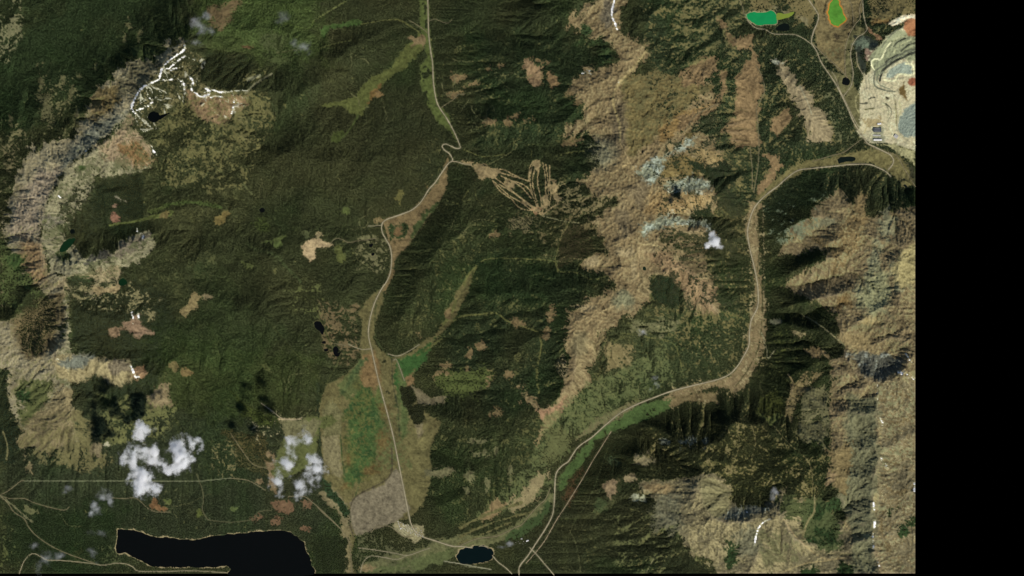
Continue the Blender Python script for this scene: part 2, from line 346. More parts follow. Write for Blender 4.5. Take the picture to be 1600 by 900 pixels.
TAN = (126,106,78); OLV = (112,103,73); PALE = (150,132,104); GRS = (74,82,44); GREY = (108,102,88)
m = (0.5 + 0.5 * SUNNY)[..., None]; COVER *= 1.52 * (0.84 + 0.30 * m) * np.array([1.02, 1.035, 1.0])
m = sstep(0.15, 0.3, np.roll(N2, 500, 1) + 0.5 * N1)[..., None]; COVER *= 1 - 0.12 * m
m = sstep(0.3, 0.45, np.roll(N2, 800, 1) - 0.4 * N1)[..., None]; COVER *= 1 + 0.16 * m * np.array([1.0, 1.05, 0.8])
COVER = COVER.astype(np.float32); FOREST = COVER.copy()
# small clearings and stream strips all over the forest
clear_ = np.roll(N2, 300, 1) * 0.6 + np.roll(N3, 90, 0) * 0.45 + 0.25 * N1 + 0.3 * NF + 0.2 * SUNNY
a = 0.8 * sstep(0.98, 1.18, clear_); blend((slice(None), slice(None)), a, (88,84,52), 0.0)
a = 0.5 * sstep(4.4, 5.2, FL) * sstep(-0.1, 0.5, N1 + 0.5 * N2); blend((slice(None), slice(None)), a, (66,72,38), 0.25)
EASTW = [(700,60),(960,60),(1430,-30),(1430,895),(1000,895),(640,800),(600,560)]
specks(EASTW, (84,80,50), 0.66, k=0.7, tree=0.2, shift=211)
specks([(1000,-30),(1430,-30),(1430,330),(1180,330),(1190,480),(1320,640),(1300,895),(1000,895),(1000,640),(1110,590),(1020,500),(1010,200)], (100,90,60), 0.50, k=0.8, shift=77)
specks([(200,60),(420,150),(390,330),(300,480),(250,620),(90,700),(100,450),(200,280)], (76,74,47), 0.66, k=0.55, tree=0.3, shift=411)
specks([(0,190),(60,200),(30,300),(20,470),(90,520),(60,600),(0,720)], (98,88,66), 0.30, k=0.8, shift=57)
specks([(-30,-30),(30,-30),(35,60),(10,100),(-30,100)], (110,104,80), 0.15, k=0.8, shift=17)
specks([(60,100),(120,100),(130,230),(60,230)], (98,92,66), 0.38, k=0.8, shift=19)
specks([(-30,160),(30,190),(30,230),(-30,230)], (98,92,66), 0.2, k=0.8, shift=29)
specks([(300,490),(400,560),(400,700),(300,780),(240,600)], (62,68,38), 0.5, k=0.6, tree=0.7, shift=129)

# --- west range
WSLOPE = [(75,222),(50,228),(28,280),(10,330),(12,400),(22,430),(60,450),(92,475),(75,530),(60,555),(30,550),(26,505),(-40,500),(-40,590),(0,600),(20,650),(45,690),(60,708),(100,692),(120,650),(104,600),(84,560),(98,520),(108,480),(100,430),(78,425),(64,370),(72,320),(100,267),(130,242),(182,202),(210,170),(218,142),(258,107),(290,70),(262,66),(232,84),(195,100),(175,118),(150,142),(134,165),(128,185),(110,215)]
area(WSLOPE, (138,126,104), warp=8, speck=5); specks(WSLOPE, (110,98,74), 0.3, tree=None, soft=0.3, k=0.7, shift=213)
area([(60,262),(98,265),(68,320),(60,372),(20,375),(14,335)], (142,126,110), tree=None, soft=8, warp=8)
area([(170,180),(208,166),(182,200),(130,240),(98,262),(110,235),(130,205)], (112,110,98), tree=None, soft=7, warp=8)
area([(130,180),(150,142),(195,120),(190,155),(168,185)], (110,94,64), tree=None, soft=6, warp=8, speck=5)
area([(205,100),(262,70),(250,105),(215,138),(190,150),(180,130)], (104,96,76), tree=None, soft=6, warp=8)
area([(30,375),(62,375),(75,425),(60,450),(25,420)], (128,104,78), tree=None, soft=8, warp=6)
area([(0,380),(30,400),(60,450),(70,500),(40,500),(0,470)], (72,80,48), tree=0.5, soft=4, warp=10, speck=9)
oval(22,410,12,(52,76,34),0.3,warp=6,speck=6); oval(40,470,14,(48,62,32),0.8,ry=26,ang=-25,warp=8,speck=8)
area([(20,500),(40,560),(70,560),(95,520),(110,470),(105,440),(85,460)], (104,90,66), tree=None, soft=8, warp=8)
area([(30,600),(60,580),(90,620),(60,700),(30,660)], (84,86,54), tree=0.3, soft=6, warp=14, speck=9)
area([(-40,570),(12,580),(16,640),(40,680),(20,720),(-40,740)], (32,44,30), tree=1.0, warp=6, speck=6)
oval(38,620,9,(44,72,34),0.5,warp=5,speck=5); oval(70,640,9,(50,74,38),0.5,warp=6,speck=6)
ECIRQ = [(100,267),(130,242),(152,224),(185,203),(205,172),(214,205),(235,228),(240,250),(230,268),(200,272),(150,280),(145,310),(112,335),(100,375),(130,402),(165,398),(200,370),(232,362),(242,384),(215,410),(186,420),(183,445),(150,470),(112,455),(100,470),(106,500),(88,555),(92,600),(112,690),(122,690),(112,620),(112,560),(104,430),(78,425),(64,372),(72,320)]
area(ECIRQ, (134,125,102), warp=6, speck=4)
area([(150,226),(185,205),(206,174),(216,206),(236,228),(236,258),(200,262),(160,248)], (140,120,98), tree=0, soft=4, warp=4)
area([(185,226),(215,222),(240,250),(225,262),(200,250)], (126,98,68), tree=0, soft=6, warp=5, speck=5)
area([(82,445),(120,428),(165,420),(185,415),(185,445),(150,465),(120,455),(100,460)], (142,126,100), tree=0, soft=3)
specks([(98,310),(140,285),(225,270),(222,340),(160,372),(120,392),(92,372),(84,340)], (40,52,30), -0.05, tree=1.0, shift=5)
area([(150,290),(228,272),(226,300),(226,335),(215,345),(165,335),(140,325)], (32,42,26), tree=1, soft=3, warp=8, speck=7)
area([(160,340),(170,352),(220,345),(235,350),(222,362),(170,372),(165,355)], (32,42,26), tree=1, soft=3, warp=4, speck=4)
oval(180,322,5,(120,96,80),ang=20,warp=2,speck=3); oval(188,311,9,(120,112,96),ry=2.5,ang=25,warp=2,speck=3); oval(180,338,8,(116,84,70),warp=3,speck=4)
area([(230,330),(265,318),(300,310),(335,318),(358,328),(340,325),(300,318),(262,324),(235,335)], (72,78,44), tree=0.3, soft=2, warp=3)
trail([(172,352),(215,345),(250,335),(270,330),(262,338),(240,340)], 4, (78,82,46)); trail([(258,320),(300,316),(345,324)], 5, (70,80,44), tree=0.4)
area([(335,345),(350,325),(360,325),(358,335),(342,352)], (104,90,56)); oval(255,338,10,(98,86,56),ry=5,ang=-15)
area([(160,408),(200,372),(236,366),(226,378),(205,395),(180,408)], (110,100,86), tree=0, soft=3); oval(148,404,22,(84,80,72),ry=6,ang=-25,tree=0,warp=4,speck=5)
area([(62,340),(95,338),(95,350),(72,358)], (138,128,112), tree=0, soft=3)
oval(128,262,7,(60,84,38),0,ry=5); oval(125,440,16,(60,82,42),0.4,ry=10,speck=6); oval(100,400,9,(58,78,40),0.5,speck=6)
specks(ECIRQ, (66,70,44), 0.35, tree=0.4, shift=400, k=0.7); specks(WSLOPE, (84,84,54), 0.6, tree=0.2, shift=401, k=0.6); specks(EH, (84,84,54), 0.6, tree=0.2, shift=403, k=0.6) if 0 else None
specks([(105,440),(240,440),(270,480),(240,620),(110,620),(118,540),(112,480)], (38,52,32), -0.25, tree=1.0, shift=9)
specks([(110,450),(200,440),(250,470),(240,500),(120,480)], (118,108,80), 0.30, shift=70)
area([(145,450),(185,448),(180,458),(155,460)], (148,128,98), soft=2)
area([(192,505),(210,490),(220,488),(218,508),(240,520),(220,528),(200,515)], (128,104,86), soft=3)
area([(170,515),(190,512),(190,525),(175,530)], (120,98,78)); area([(280,488),(305,456),(313,462),(308,480),(290,496)], (122,106,76)); oval(326,463,9,(118,104,80),ry=6)
area([(78,562),(95,556),(130,552),(150,560),(180,562),(205,565),(212,585),(190,605),(170,600),(150,585),(110,600),(90,585)], (134,120,92), tree=0, soft=3, warp=5)
area([(92,568),(125,552),(148,556),(130,575),(108,578)], (104,104,96), tree=0, soft=4, warp=4); area([(165,572),(180,562),(202,566),(206,580),(175,585)], (112,100,84), tree=0, soft=4, warp=4)
oval(218,582,12,(130,102,78),ry=10,speck=5); oval(291,582,10,(112,94,64),ry=7); oval(272,575,6,(104,92,62),ry=9)
area([(230,622),(245,605),(262,600),(268,632),(235,640)], (124,108,84), soft=3, speck=5); specks([(160,640),(200,620),(280,640),(260,680),(150,700)], (96,94,60), 0.1, shift=33)
area([(98,600),(112,610),(118,680),(100,700),(62,706),(40,690),(50,740),(35,705),(25,680)], (122,108,82), soft=3, speck=6)
specks([(25,660),(130,640),(175,720),(150,740),(45,720)], (98,90,62), 0.0, shift=44)
oval(165,695,6,(170,160,140),ry=4,speck=2); oval(152,700,10,(108,96,76),speck=6)
trail([(5,675),(10,690),(12,705),(10,718)], 3, (100,94,66))
# head of the west range: rock with snow
ROCKSNOW = [(250,108),(288,72),(322,92),(330,110),(310,130),(352,140),(388,150),(386,168),(352,188),(312,168),(290,152),(265,172),(240,222),(216,202),(207,168),(216,142)]
area(ROCKSNOW, (104,96,68), tree=0.25, soft=3, warp=4); specks(ROCKSNOW, (44,50,32), 0.1, tree=1, shift=88)
area([(290,140),(310,148),(350,150),(387,150),(380,172),(345,195),(318,188),(296,165)], (130,106,82), tree=0, soft=3, warp=5)
area([(208,200),(238,225),(262,215),(290,190),(262,178),(240,200)], (66,68,44), tree=0.7, warp=6, speck=6)
area([(318,80),(345,85),(395,80),(398,145),(345,138),(310,120)], (40,48,29), tree=1, soft=3, warp=8, speck=6)
specks([(240,180),(420,100),(430,200),(380,300),(250,290)], (92,86,56), 0.35, shift=31)
trail([(384,145),(400,130),(425,115)], 3, (120,114,90)); trail([(388,125),(405,118)], 5, (118,114,92), wob=1.2)
area([(325,10),(345,8),(370,0),(376,10),(360,28),(342,50),(330,40)], (98,82,60), tree=0.2, soft=5, warp=8, speck=5)
oval(390,73,6,(100,78,56),ry=3); oval(435,95,20,(66,78,40),0.4,ry=8,soft=4,speck=5); oval(425,65,24,(66,76,42),0.5,ry=18,soft=8,speck=7)
for x, y, ry, an in ((200,35,10,0),(219,55,12,10),(65,130,14,15),(110,150,18,12),(120,185,16,8),(150,102,4,-30),(122,118,5,-30),(18,190,10,0),(195,60,9,0)):
    oval(x, y, 3, (92,88,62), ry=ry, ang=an, warp=3, speck=4)
area([(195,70),(230,70),(260,75),(240,92),(210,90)], (58,72,36), tree=0.4, warp=6, speck=6)
area([(60,150),(80,150),(85,185),(75,200),(62,180)], (88,84,60), tree=0.4, warp=6, speck=8)

# --- centre: meadows by the road
area([(655,0),(671,0),(673,50),(678,85),(680,130),(686,165),(702,180),(714,222),(704,205),(684,192),(668,165),(656,132),(656,102),(668,90),(660,60),(655,30)], (74,80,44), warp=1.5, speck=2)
for x, y in ((664,150),(662,120),(668,110),(672,35),(665,15)): oval(x, y, 4, (44,58,28), 0.8, ry=9, speck=4)
area([(655,52),(668,60),(660,78),(635,105),(610,118),(594,135),(580,155),(566,180),(548,178),(535,168),(500,167),(520,160),(550,154),(560,145),(575,124),(608,108),(625,82),(645,62)], (80,82,46), warp=2, speck=3)
area([(580,142),(594,132),(588,148),(576,162)], (104,82,50), warp=2); oval(594,147,5,(120,96,66),ry=3); area([(640,58),(668,58),(662,72),(645,70)], (112,94,70), warp=3, speck=4)
area([(500,42),(520,38),(560,32),(568,38),(540,42),(515,45),(506,58),(498,50)], (60,86,36), warp=2, speck=3); trail([(488,35),(510,20),(540,2)], 2, (88,90,54)); trail([(565,38),(600,32),(625,32),(655,50)], 2, (88,86,52))
area([(515,208),(535,204),(532,218),(516,222)], (66,72,38)); trail([(500,76),(525,68),(550,63)], 1.5, (80,80,48)); trail([(440,35),(480,45),(490,35)], 3, (70,80,42), tree=0.5)
trail([(488,170),(475,130),(480,110)], 2, (58,60,36), tree=0.8); trail([(560,180),(548,200),(535,215)], 3, (66,72,40))
FLAT = [(702,240),(700,262),(698,292),(690,312),(662,350),(640,382),(620,402),(614,430),(602,458),(596,455),(608,428),(611,390),(598,350),(588,345),(600,342),(640,330),(660,312),(682,285),(694,262)]
area(FLAT, (110,92,66), warp=1.5, speck=2); area([(604,352),(640,352),(632,372),(612,372)], (50,68,34), 0.4, warp=3, speck=5); oval(620,361,7,(112,88,62)); area([(675,322),(692,312),(660,350),(640,380),(645,355)], (66,80,40), warp=3)
area([(668,285),(680,270),(672,280),(665,300)], (106,92,62)); oval(625,312,3,(98,92,56),ry=14,speck=3); area([(588,345),(612,335),(606,342)], (120,104,74))
area([(471,385),(478,375),(495,373),(520,378),(518,384),(495,388),(492,405),(485,409),(472,398)], (158,136,108), warp=2, speck=2)
area([(495,362),(510,364),(508,369),(497,368)], (146,130,100)); oval(533,398,7,(82,84,48),ry=14,speck=3); oval(477,368,5,(84,86,58),ry=8); oval(540,328,6,(72,78,44)); oval(385,412,10,(74,78,46),ry=3,ang=20)
specks([(555,365),(610,370),(605,430),(560,420)], (104,98,72), 0.15, shift=91); specks([(500,470),(560,480),(560,570),(520,570),(490,500)], (100,84,62), 0.12, shift=12)
specks([(440,450),(500,440),(510,520),(480,500)], (84,86,52), 0.35, shift=45)
oval(410,350,12,(64,72,38),0.6); trail([(386,380),(400,390),(430,398),(445,415),(470,440)], 5, (60,72,38), tree=0.5, wob=2); trail([(340,265),(375,285),(400,310)], 2, (82,82,54), gap=0.1); trail([(330,240),(350,240),(390,300)], 3, (80,80,52), gap=0.2, wob=2)
oval(435,382,9,(76,84,48),ry=4); trail([(410,380),(430,375),(445,370)], 5, (74,80,46), wob=2)
trail([(488,470),(520,545),(530,560),(510,600)], 2, (66,68,40), tree=0.4); trail([(420,500),(450,540),(485,575),(505,600)], 1.6, (62,64,38), tree=0.5)
oval(416,575,8,(84,86,52),ry=4,ang=30)
trail([(520,305),(510,280),(520,250),(530,230)], 2, (60,62,38), tree=0.6)
# south valley floor
VAL = [(597,450),(600,470),(588,500),(584,535),(610,560),(640,550),(680,522),(690,510),(700,482),(722,442),(740,420),(736,450),(705,505),(682,530),(655,572),(640,600),(660,640),(690,660),(672,700),(675,730),(672,760),(660,790),(640,810),(620,815),(580,828),(556,838),(548,870),(556,895),(538,895),(545,850),(548,800),(510,765),(502,740),(500,700),(494,640),(512,600),(540,585),(562,560),(566,500),(560,490),(572,470),(585,455)]
area(VAL, (92,84,56), warp=2, speck=2)
area([(566,555),(586,548),(600,610),(590,600),(570,640),(540,650),(560,610)], (106,86,58), warp=3, soft=3)
area([(540,640),(560,600),(575,600),(592,630),(600,680),(590,700),(575,740),(540,770),(534,745),(545,700)], (58,84,38), warp=5, soft=4, speck=4)
area([(565,556),(588,552),(593,602),(568,605)], (112,90,62), tree=0, warp=0.8, speck=1.5); area([(526,602),(556,572),(566,602),(542,628)], (80,84,52), tree=0, warp=1, speck=2); area([(504,645),(530,640),(533,682),(505,684)], (114,102,76), tree=0, warp=0.8, speck=1.5); area([(592,602),(606,648),(594,652),(584,620)], (78,86,50), tree=0, warp=0.8, speck=2)
area([(575,560),(560,580),(540,610),(530,620),(560,560)], (62,80,42), warp=3, soft=3)
for x, y, r, ry in ((550,640,9,16),(572,665,8,12),(560,690,6,18),(585,650,7,10),(570,710,8,8),(556,740,5,12)): oval(x, y, r, (46,76,36), ry=ry, ang=20, warp=5, soft=3, speck=4, tree=0.1)
specks([(535,650),(560,600),(600,620),(605,690),(575,760),(535,770)], (84,80,46), 0.1, tree=0, soft=0.25, k=0.7, shift=215)
for x, y, r, ry in ((598,690,9,20),(600,640,6,14),(545,720,5,12),(540,760,7,9),(580,735,10,7)): oval(x, y, r, (96,80,50), ry=ry*0.8, warp=5, soft=5, speck=4)
area([(502,682),(528,675),(536,740),(532,755),(505,715)], (116,106,80), warp=3); area([(505,640),(520,620),(535,650),(532,680),(505,680)], (100,94,66), warp=3)
area([(620,562),(642,554),(662,545),(682,524),(666,562),(652,580),(636,602),(628,622),(614,600)], (46,82,34), warp=3, soft=2); area([(632,590),(650,572),(648,600),(636,610)], (110,88,62))
area([(625,640),(650,630),(672,680),(672,740),(660,790),(642,790),(632,720)], (98,90,60), warp=5, soft=3); area([(645,660),(665,660),(655,690)], (116,104,80), warp=3); area([(662,735),(700,730),(712,736),(690,745),(665,745)], (98,92,68), warp=2, speck=4)
area([(622,570),(640,610),(640,650),(630,690),(622,640)], (74,88,44), warp=4, soft=3)
area([(546,785),(556,775),(600,756),(618,732),(626,740),(632,770),(640,795),(620,815),(580,829),(556,838),(547,812)], (112,101,85), tree=0, warp=1.2, speck=1.5); trail([(612,700),(612,735),(600,752),(560,773),(548,790),(546,815),(552,838)], 2.4, (70,62,48), wob=0.5)
area([(496,770),(520,760),(546,790),(545,830),(540,895),(552,895),(545,840),(530,805)], (112,100,76), warp=2); area([(532,815),(548,830),(548,895),(536,895)], (114,102,76), warp=2)
area([(500,740),(512,752),(530,775),(545,790),(546,805),(536,808),(520,785),(505,768)], (40,64,36), tree=0.6, warp=3, speck=3)
trail([(497,600),(497,640),(500,690),(503,740)], 4, (44,60,34), tree=0.7, wob=1.5); trail([(532,680),(535,720),(540,745)], 2, (48,70,34)); trail([(562,740),(560,760),(555,775)], 1.5, (48,72,36))
trail([(612,560),(614,600),(622,640),(624,680)], 1.3, (52,60,36)); trail([(588,470),(586,500),(588,530),(600,548),(612,560)], 1.2, (60,66,40))
for x, y in ((600,565),(608,614),(604,612)): oval(x, y, 2.5, (30,36,22), 1, warp=1, speck=1)
specks([(580,640),(640,640),(640,730),(590,730)], (66,82,42), 0.2, shift=300, k=0.6)
area([(628,605),(645,600),(652,625),(640,640),(628,635)], (34,38,24), tree=1, warp=2, speck=2); area([(636,640),(660,625),(665,660),(645,665)], (34,38,24), tree=1, warp=3, speck=2)
area([(640,600),(672,622),(700,618),(690,630),(655,632)], (116,104,82), tree=0, warp=3, speck=3)
# river plain in the south
area([(600,870),(640,862),(690,842),(720,835),(770,836),(800,822),(828,800),(850,780),(858,770),(868,772),(850,810),(820,830),(780,848),(740,860),(700,866),(650,882),(620,895),(560,895),(570,880)], (92,90,62), warp=2.5, speck=3)
area([(600,885),(650,868),(700,858),(715,866),(690,880),(640,895),(560,895)], (80,84,54), tree=0.1, warp=4); oval(575,888,12,(126,108,80),ry=5)
area([(790,835),(830,808),(846,800),(856,775),(862,790),(845,820),(815,840),(790,845)], (56,76,38), tree=0.3, warp=3, soft=2)
specks([(560,835),(680,850),(690,840),(640,895),(560,880),(555,850)], (80,78,56), 0.2, shift=21)
area([(500,835),(545,840),(540,895),(490,895),(486,850)], (42,48,30), tree=1, warp=4)
for x, y, r, ry in ((446,790,14,10),(432,788,6,6),(455,795,8,8),(478,787,10,6),(402,808,6,4),(432,815,8,4),(474,825,8,4)): oval(x, y, r, (104,80,62), 0.15, ry=ry, warp=5, speck=5)
area([(410,700),(425,705),(440,740),(430,770),(420,760),(415,730)], (112,94,72), warp=3); area([(360,700),(410,715),(420,745),(400,740),(370,725)], (70,66,42), tree=0.7, warp=4)
oval(404,754,6,(112,94,72)); area([(240,775),(248,788),(265,796),(245,800),(232,790)], (108,80,56), warp=2, speck=3)
specks([(330,690),(380,690),(370,750),(330,740)], (104,94,66), 0.35, shift=3); area([(350,675),(420,680),(420,720),(370,700)], (78,70,44), tree=0.7, warp=6)
area([(480,650),(545,655),(500,670),(495,720),(430,760),(425,740),(440,690),(452,660)], (84,86,52), tree=0.1, warp=4); area([(440,655),(500,655),(495,680),(445,690)], (104,98,72), warp=3); trail([(436,655),(470,655)], 3, (170,150,120)); specks([(390,640),(440,650),(440,690),(395,690)], (150,136,108), 0.45, shift=80)
area([(362,612),(400,640),(430,655),(420,668),(380,650)], (66,72,36), tree=0.6, warp=4)
area([(40,790),(55,800),(50,812),(42,806)], (96,94,66), speck=4); oval(263,786,5,(84,90,52)); trail([(0,775),(18,788),(35,803),(50,815)], 3, (104,100,76), tree=0.3, wob=1.5)
oval(312,800,4,(82,86,46),ry=6); oval(366,796,6,(82,90,54),ry=3); oval(120,870,10,(56,62,34),0.7,speck=6)
specks([(0,800),(30,820),(30,890),(-30,890)], (80,82,50), 0.45, shift=99); specks([(160,845),(230,880),(140,890)], (70,74,48), 0.4, shift=98)

area([(612,822),(622,812),(634,818),(640,822),(650,820),(662,822),(664,836),(656,846),(648,850),(640,842),(630,838)], (128,118,92), tree=0, warp=1, speck=1.5)
for k in range(7): trail([(617 + 3.2 * k, 826 - 1.2 * k), (632 + 3.0 * k, 839 - 1.6 * k)], 0.8, (158,150,124), tree=0, wob=0.2)
# --- streams and clearings of the middle forests
ST_ = (88,86,52)
for L, w in (([(735,440),(748,412),(770,404),(820,405),(865,408),(874,424),(900,426),(925,437),(950,431)],2.4),([(890,347),(878,370),(868,405),(872,425)],2.4),([(748,412),(730,432),(725,445)],4),
             ([(705,505),(720,495),(750,491),(775,489),(790,500),(810,508)],3.2),([(800,505),(825,513),(840,520),(846,540),(840,570),(839,590),(842,615)],3.6),([(725,420),(730,440)],2),
             ([(720,232),(745,242),(758,245),(800,240)],2),([(832,228),(830,250)],1.5),([(868,245),(895,238),(925,235)],2.4),([(778,350),(752,382),(748,405)],1.5),([(695,312),(712,318),(720,316),(732,298)],2),
             ([(742,290),(745,310),(765,335),(768,350)],1),([(652,555),(668,545),(690,530)],4),([(690,510),(705,490),(712,470)],5),([(970,520),(1000,525),(1040,532),(1055,540),(1062,560),(1066,580)],2),
             ([(1040,475),(1045,500),(1045,525)],1.6),([(1060,552),(1080,535)],1.2),([(905,595),(935,620)],1.6),([(1120,485),(1150,495),(1165,498)],1.5),([(1065,390),(1100,382),(1150,380)],2)):
    trail(L, w, ST_, tree=0.05, wob=0.9, gap=-0.35)
for x, y, r, ry, an in ((765,191,10,5,10),(807,180,10,3,-30),(795,193,8,5,20),(824,186,10,4,-20),(840,118,8,14,10),(828,108,10,3,10),(865,122,6,10,-10),(775,104,14,4,-10),(845,95,18,3,10),(735,132,12,3,-20),(715,120,12,8,0),(712,145,14,4,-10),(895,222,18,6,-15),(890,145,10,6,-30),(905,160,10,8,0),(917,407,7,5,0),(938,405,14,10,-10),(770,367,9,4,0),(860,490,6,14,10),(855,520,5,9,20),(808,505,14,4,10),(760,590,12,16,20),(740,590,10,14,0),(797,583,9,6,0),(775,645,10,5,-10),(700,570,10,5,0),(730,580,8,12,20),(735,553,5,9,20),(752,540,9,6,20),(652,520,6,4,0),(900,575,9,6,0),(702,590,30,12,10),(700,490,4,8,0)):
    oval(x, y, r, (112,94,68), ry=ry, ang=an, warp=4, speck=5)
area([(818,90),(830,95),(846,105),(844,128),(835,136),(826,128),(820,108)], (130,106,82), warp=2); area([(855,112),(866,115),(875,130),(862,138),(856,125)], (122,98,72), warp=2, speck=3)
area([(680,590),(715,575),(760,570),(770,590),(740,620),(700,618)], (76,82,46), tree=0.4, warp=8, speck=9)
specks([(800,330),(940,300),(950,400),(870,400)], (96,84,60), 0.15, shift=61); area([(795,340),(830,340),(830,360),(800,362)], (104,94,70), warp=6, speck=8, tree=0.5)
area([(880,360),(905,350),(925,375),(925,400),(890,410),(870,420),(872,395)], (64,56,40), tree=0.9, warp=4)
specks([(860,290),(960,270),(960,330),(880,330)], (110,98,72), 0.0, shift=13)
trail([(858,335),(875,318),(893,312),(925,305)], 1.6, (96,90,62))
trail([(720,175),(735,155),(738,172),(757,190),(762,172),(770,165),(773,178)], 1.0, (96,94,66)); trail([(690,130),(694,145),(704,148),(712,120),(713,105)], 1.0, (96,92,66))
trail([(715,148),(735,145),(760,138)], 1.6, (96,94,64))

_r = np.random.RandomState(5)
for (bx0, by0, bx1, by1, cnt) in ((340,560,480,780,9),(555,340,635,440,8),(690,90,800,220,9),(230,180,420,300,8),(60,740,330,830,6),(560,840,700,890,6),(640,300,860,420,8),(880,560,1060,680,10),(430,60,640,220,6),(1000,0,1160,140,7),(1190,480,1290,640,6),(860,780,1100,890,8)):
    for k in range(cnt):
        x, y = _r.uniform(bx0, bx1), _r.uniform(by0, by1); h = _r.uniform(0, 6.28); P = [(x, y)]
        for q in range(_r.randint(4, 9)): h += _r.normal(0, 0.55); x += 9 * math.cos(h); y += 7 * math.sin(h); P.append((x, y))
        trail(P, _r.uniform(0.9, 1.6), (94,90,62), tree=0.0, wob=0.5, gap=_r.uniform(-0.5, 0.1), k=0.8)
# --- ski slopes cut into the forest
SK = (124,104,76)
SK = (140,120,90)
area([(722,252),(745,255),(762,260),(778,268),(776,280),(762,277),(745,280),(742,264)], SK, warp=1.5, speck=5, tree=0.1)
area([(834,248),(843,250),(846,262),(838,266),(833,258)], SK, warp=1, speck=2); area([(846,306),(858,304),(858,322),(848,330)], SK, warp=1.5, speck=3)
area([(862,280),(868,285),(874,308),(880,308),(872,318),(864,312)], SK, warp=2); area([(788,284),(802,286),(806,296),(794,294)], SK, warp=2, speck=3)
oval(836,329,9,(144,112,86),ry=4,ang=20); oval(822,318,8,(132,112,84),0.2,ry=5,speck=5)
for L in ([(760,264),(785,265),(805,274),(825,283)],[(775,268),(800,275),(828,283)],[(790,280),(815,287),(826,295),(832,305)],[(783,275),(812,290),(830,310)],[(765,272),(790,290),(820,315),(845,335)],[(770,282),(780,297),(800,312),(812,325),(835,330)],[(773,285),(795,305),(812,315),(830,328)],[(780,288),(808,305),(845,332)],
          [(833,258),(828,275),(830,295),(836,315),(846,335)],[(838,258),(832,280),(835,300),(842,325)],[(842,262),(840,285),(845,310),(848,335)],[(848,255),(852,275),(853,300),(856,315)],[(853,257),(856,280),(858,305)],[(859,258),(859,285),(861,305),(858,322)],[(833,252),(828,262),(826,280)],[(847,337),(860,326),(872,318)]):
    trail(L, 2.1, SK, tree=0, wob=0.3, soft=0.5)
trail([(762,258),(795,240),(808,228),(806,225)], 1.3, (92,90,60)); trail([(848,337),(870,343),(890,347),(905,348)], 1.6, (112,106,80))

# --- central ridge
RIDGE = [(905,-40),(985,-40),(972,20),(968,45),(985,62),(1012,75),(1003,100),(985,118),(1030,115),(1060,122),(1085,118),(1112,125),(1118,160),(1100,180),(1080,204),(1108,212),(1130,238),(1122,262),(1105,272),(1118,300),(1122,330),(1100,342),(1112,368),(1098,398),(1118,440),(1122,495),(1108,490),(1090,486),(1068,470),(1062,452),(1045,432),(1020,432),(1016,470),(1000,488),(962,502),(938,520),(942,556),(920,572),(920,600),(892,625),(872,645),(872,660),(852,652),(835,640),(815,622),(812,605),(830,622),(850,636),(866,630),(880,600),(886,560),(880,520),(886,492),(915,466),(956,452),(965,442),(945,428),(932,422),(912,420),(912,402),(950,398),(945,376),(922,348),(945,330),(962,318),(960,308),(930,300),(902,284),(926,268),(938,245),(930,225),(922,205),(884,212),(885,202),(916,190),(908,162),(893,142),(896,122),(920,108),(964,96),(960,76),(930,62),(905,52),(886,42),(892,20)]
area(RIDGE, (122,104,78), warp=7, speck=6); specks(RIDGE, (110,96,70), 0.3, tree=None, soft=0.3, k=0.7, shift=209); specks(RIDGE, (134,118,90), 0.4, tree=None, soft=0.3, k=0.6, shift=210)
area([(972,118),(1030,112),(1112,135),(1065,185),(1012,225),(982,240),(968,185)], (112,98,66), tree=None, soft=4, warp=8)
specks([(972,118),(1030,112),(1112,135),(1065,185),(1012,225),(982,240),(968,185)], (82,78,54), 0.1, tree=0.1, k=0.7, shift=150)
area([(1030,195),(1085,165),(1120,160),(1090,185),(1060,205),(1030,225)], (124,100,66), tree=0, soft=4, warp=6)
area([(1005,335),(1008,315),(1025,300),(1110,302),(1100,325),(1050,332)], (134,110,78), tree=0, soft=3, warp=5, speck=5); specks([(1010,300),(1120,296),(1100,330),(1010,335)], (152,128,92), 0.15, shift=4)
area([(1000,275),(1022,262),(1050,245),(1080,240),(1110,262),(1090,280),(1040,278)], (108,92,60), tree=0, soft=3, warp=5, speck=5)
area([(1080,236),(1095,228),(1130,240),(1125,262),(1098,255)], (132,112,80), tree=0, soft=3, warp=5)
area([(1080,255),(1100,258),(1130,262),(1135,292),(1118,290),(1095,272)], (34,44,28), tree=1, warp=3, speck=4)
for P in ([(998,270),(1010,258),(1040,240),(1075,214),(1086,216),(1075,228),(1040,248),(1030,262),(1020,282),(1008,278)],[(1038,290),(1045,282),(1095,278),(1112,285),(1110,296),(1045,297)],[(1000,352),(1020,345),(1050,338),(1105,342),(1108,356),(1040,353),(1005,368)]):
    area(P, (136,136,118), tree=0, soft=2.5, warp=4, speck=6)
    specks(P, (170,176,170), 0.15, k=0.7, shift=140)
area([(1080,328),(1110,322),(1112,340),(1080,342)], (30,42,26), tree=1, warp=3, speck=4)
specks([(1010,355),(1100,365),(1150,385),(1130,400),(1060,400)], (56,58,36), 0.05, tree=1, shift=41)
area([(1000,390),(1040,395),(1090,430),(1118,445),(1115,488),(1090,480),(1060,450),(1030,420)], (136,112,86), tree=0, soft=3, warp=5)
specks([(1120,440),(1090,430),(1065,405),(1110,395)], (96,84,60), 0.1, shift=42)
area([(1016,428),(1045,432),(1066,455),(1070,472),(1050,480),(1020,470)], (30,44,27), tree=1, warp=3, speck=4)
for x, y, r, ry in ((1000,305,10,20),(985,300,6,8),(975,345,12,30),(965,200,12,50)): oval(x, y, r, (108,94,74), ry=ry, tree=None, soft=8, warp=8)
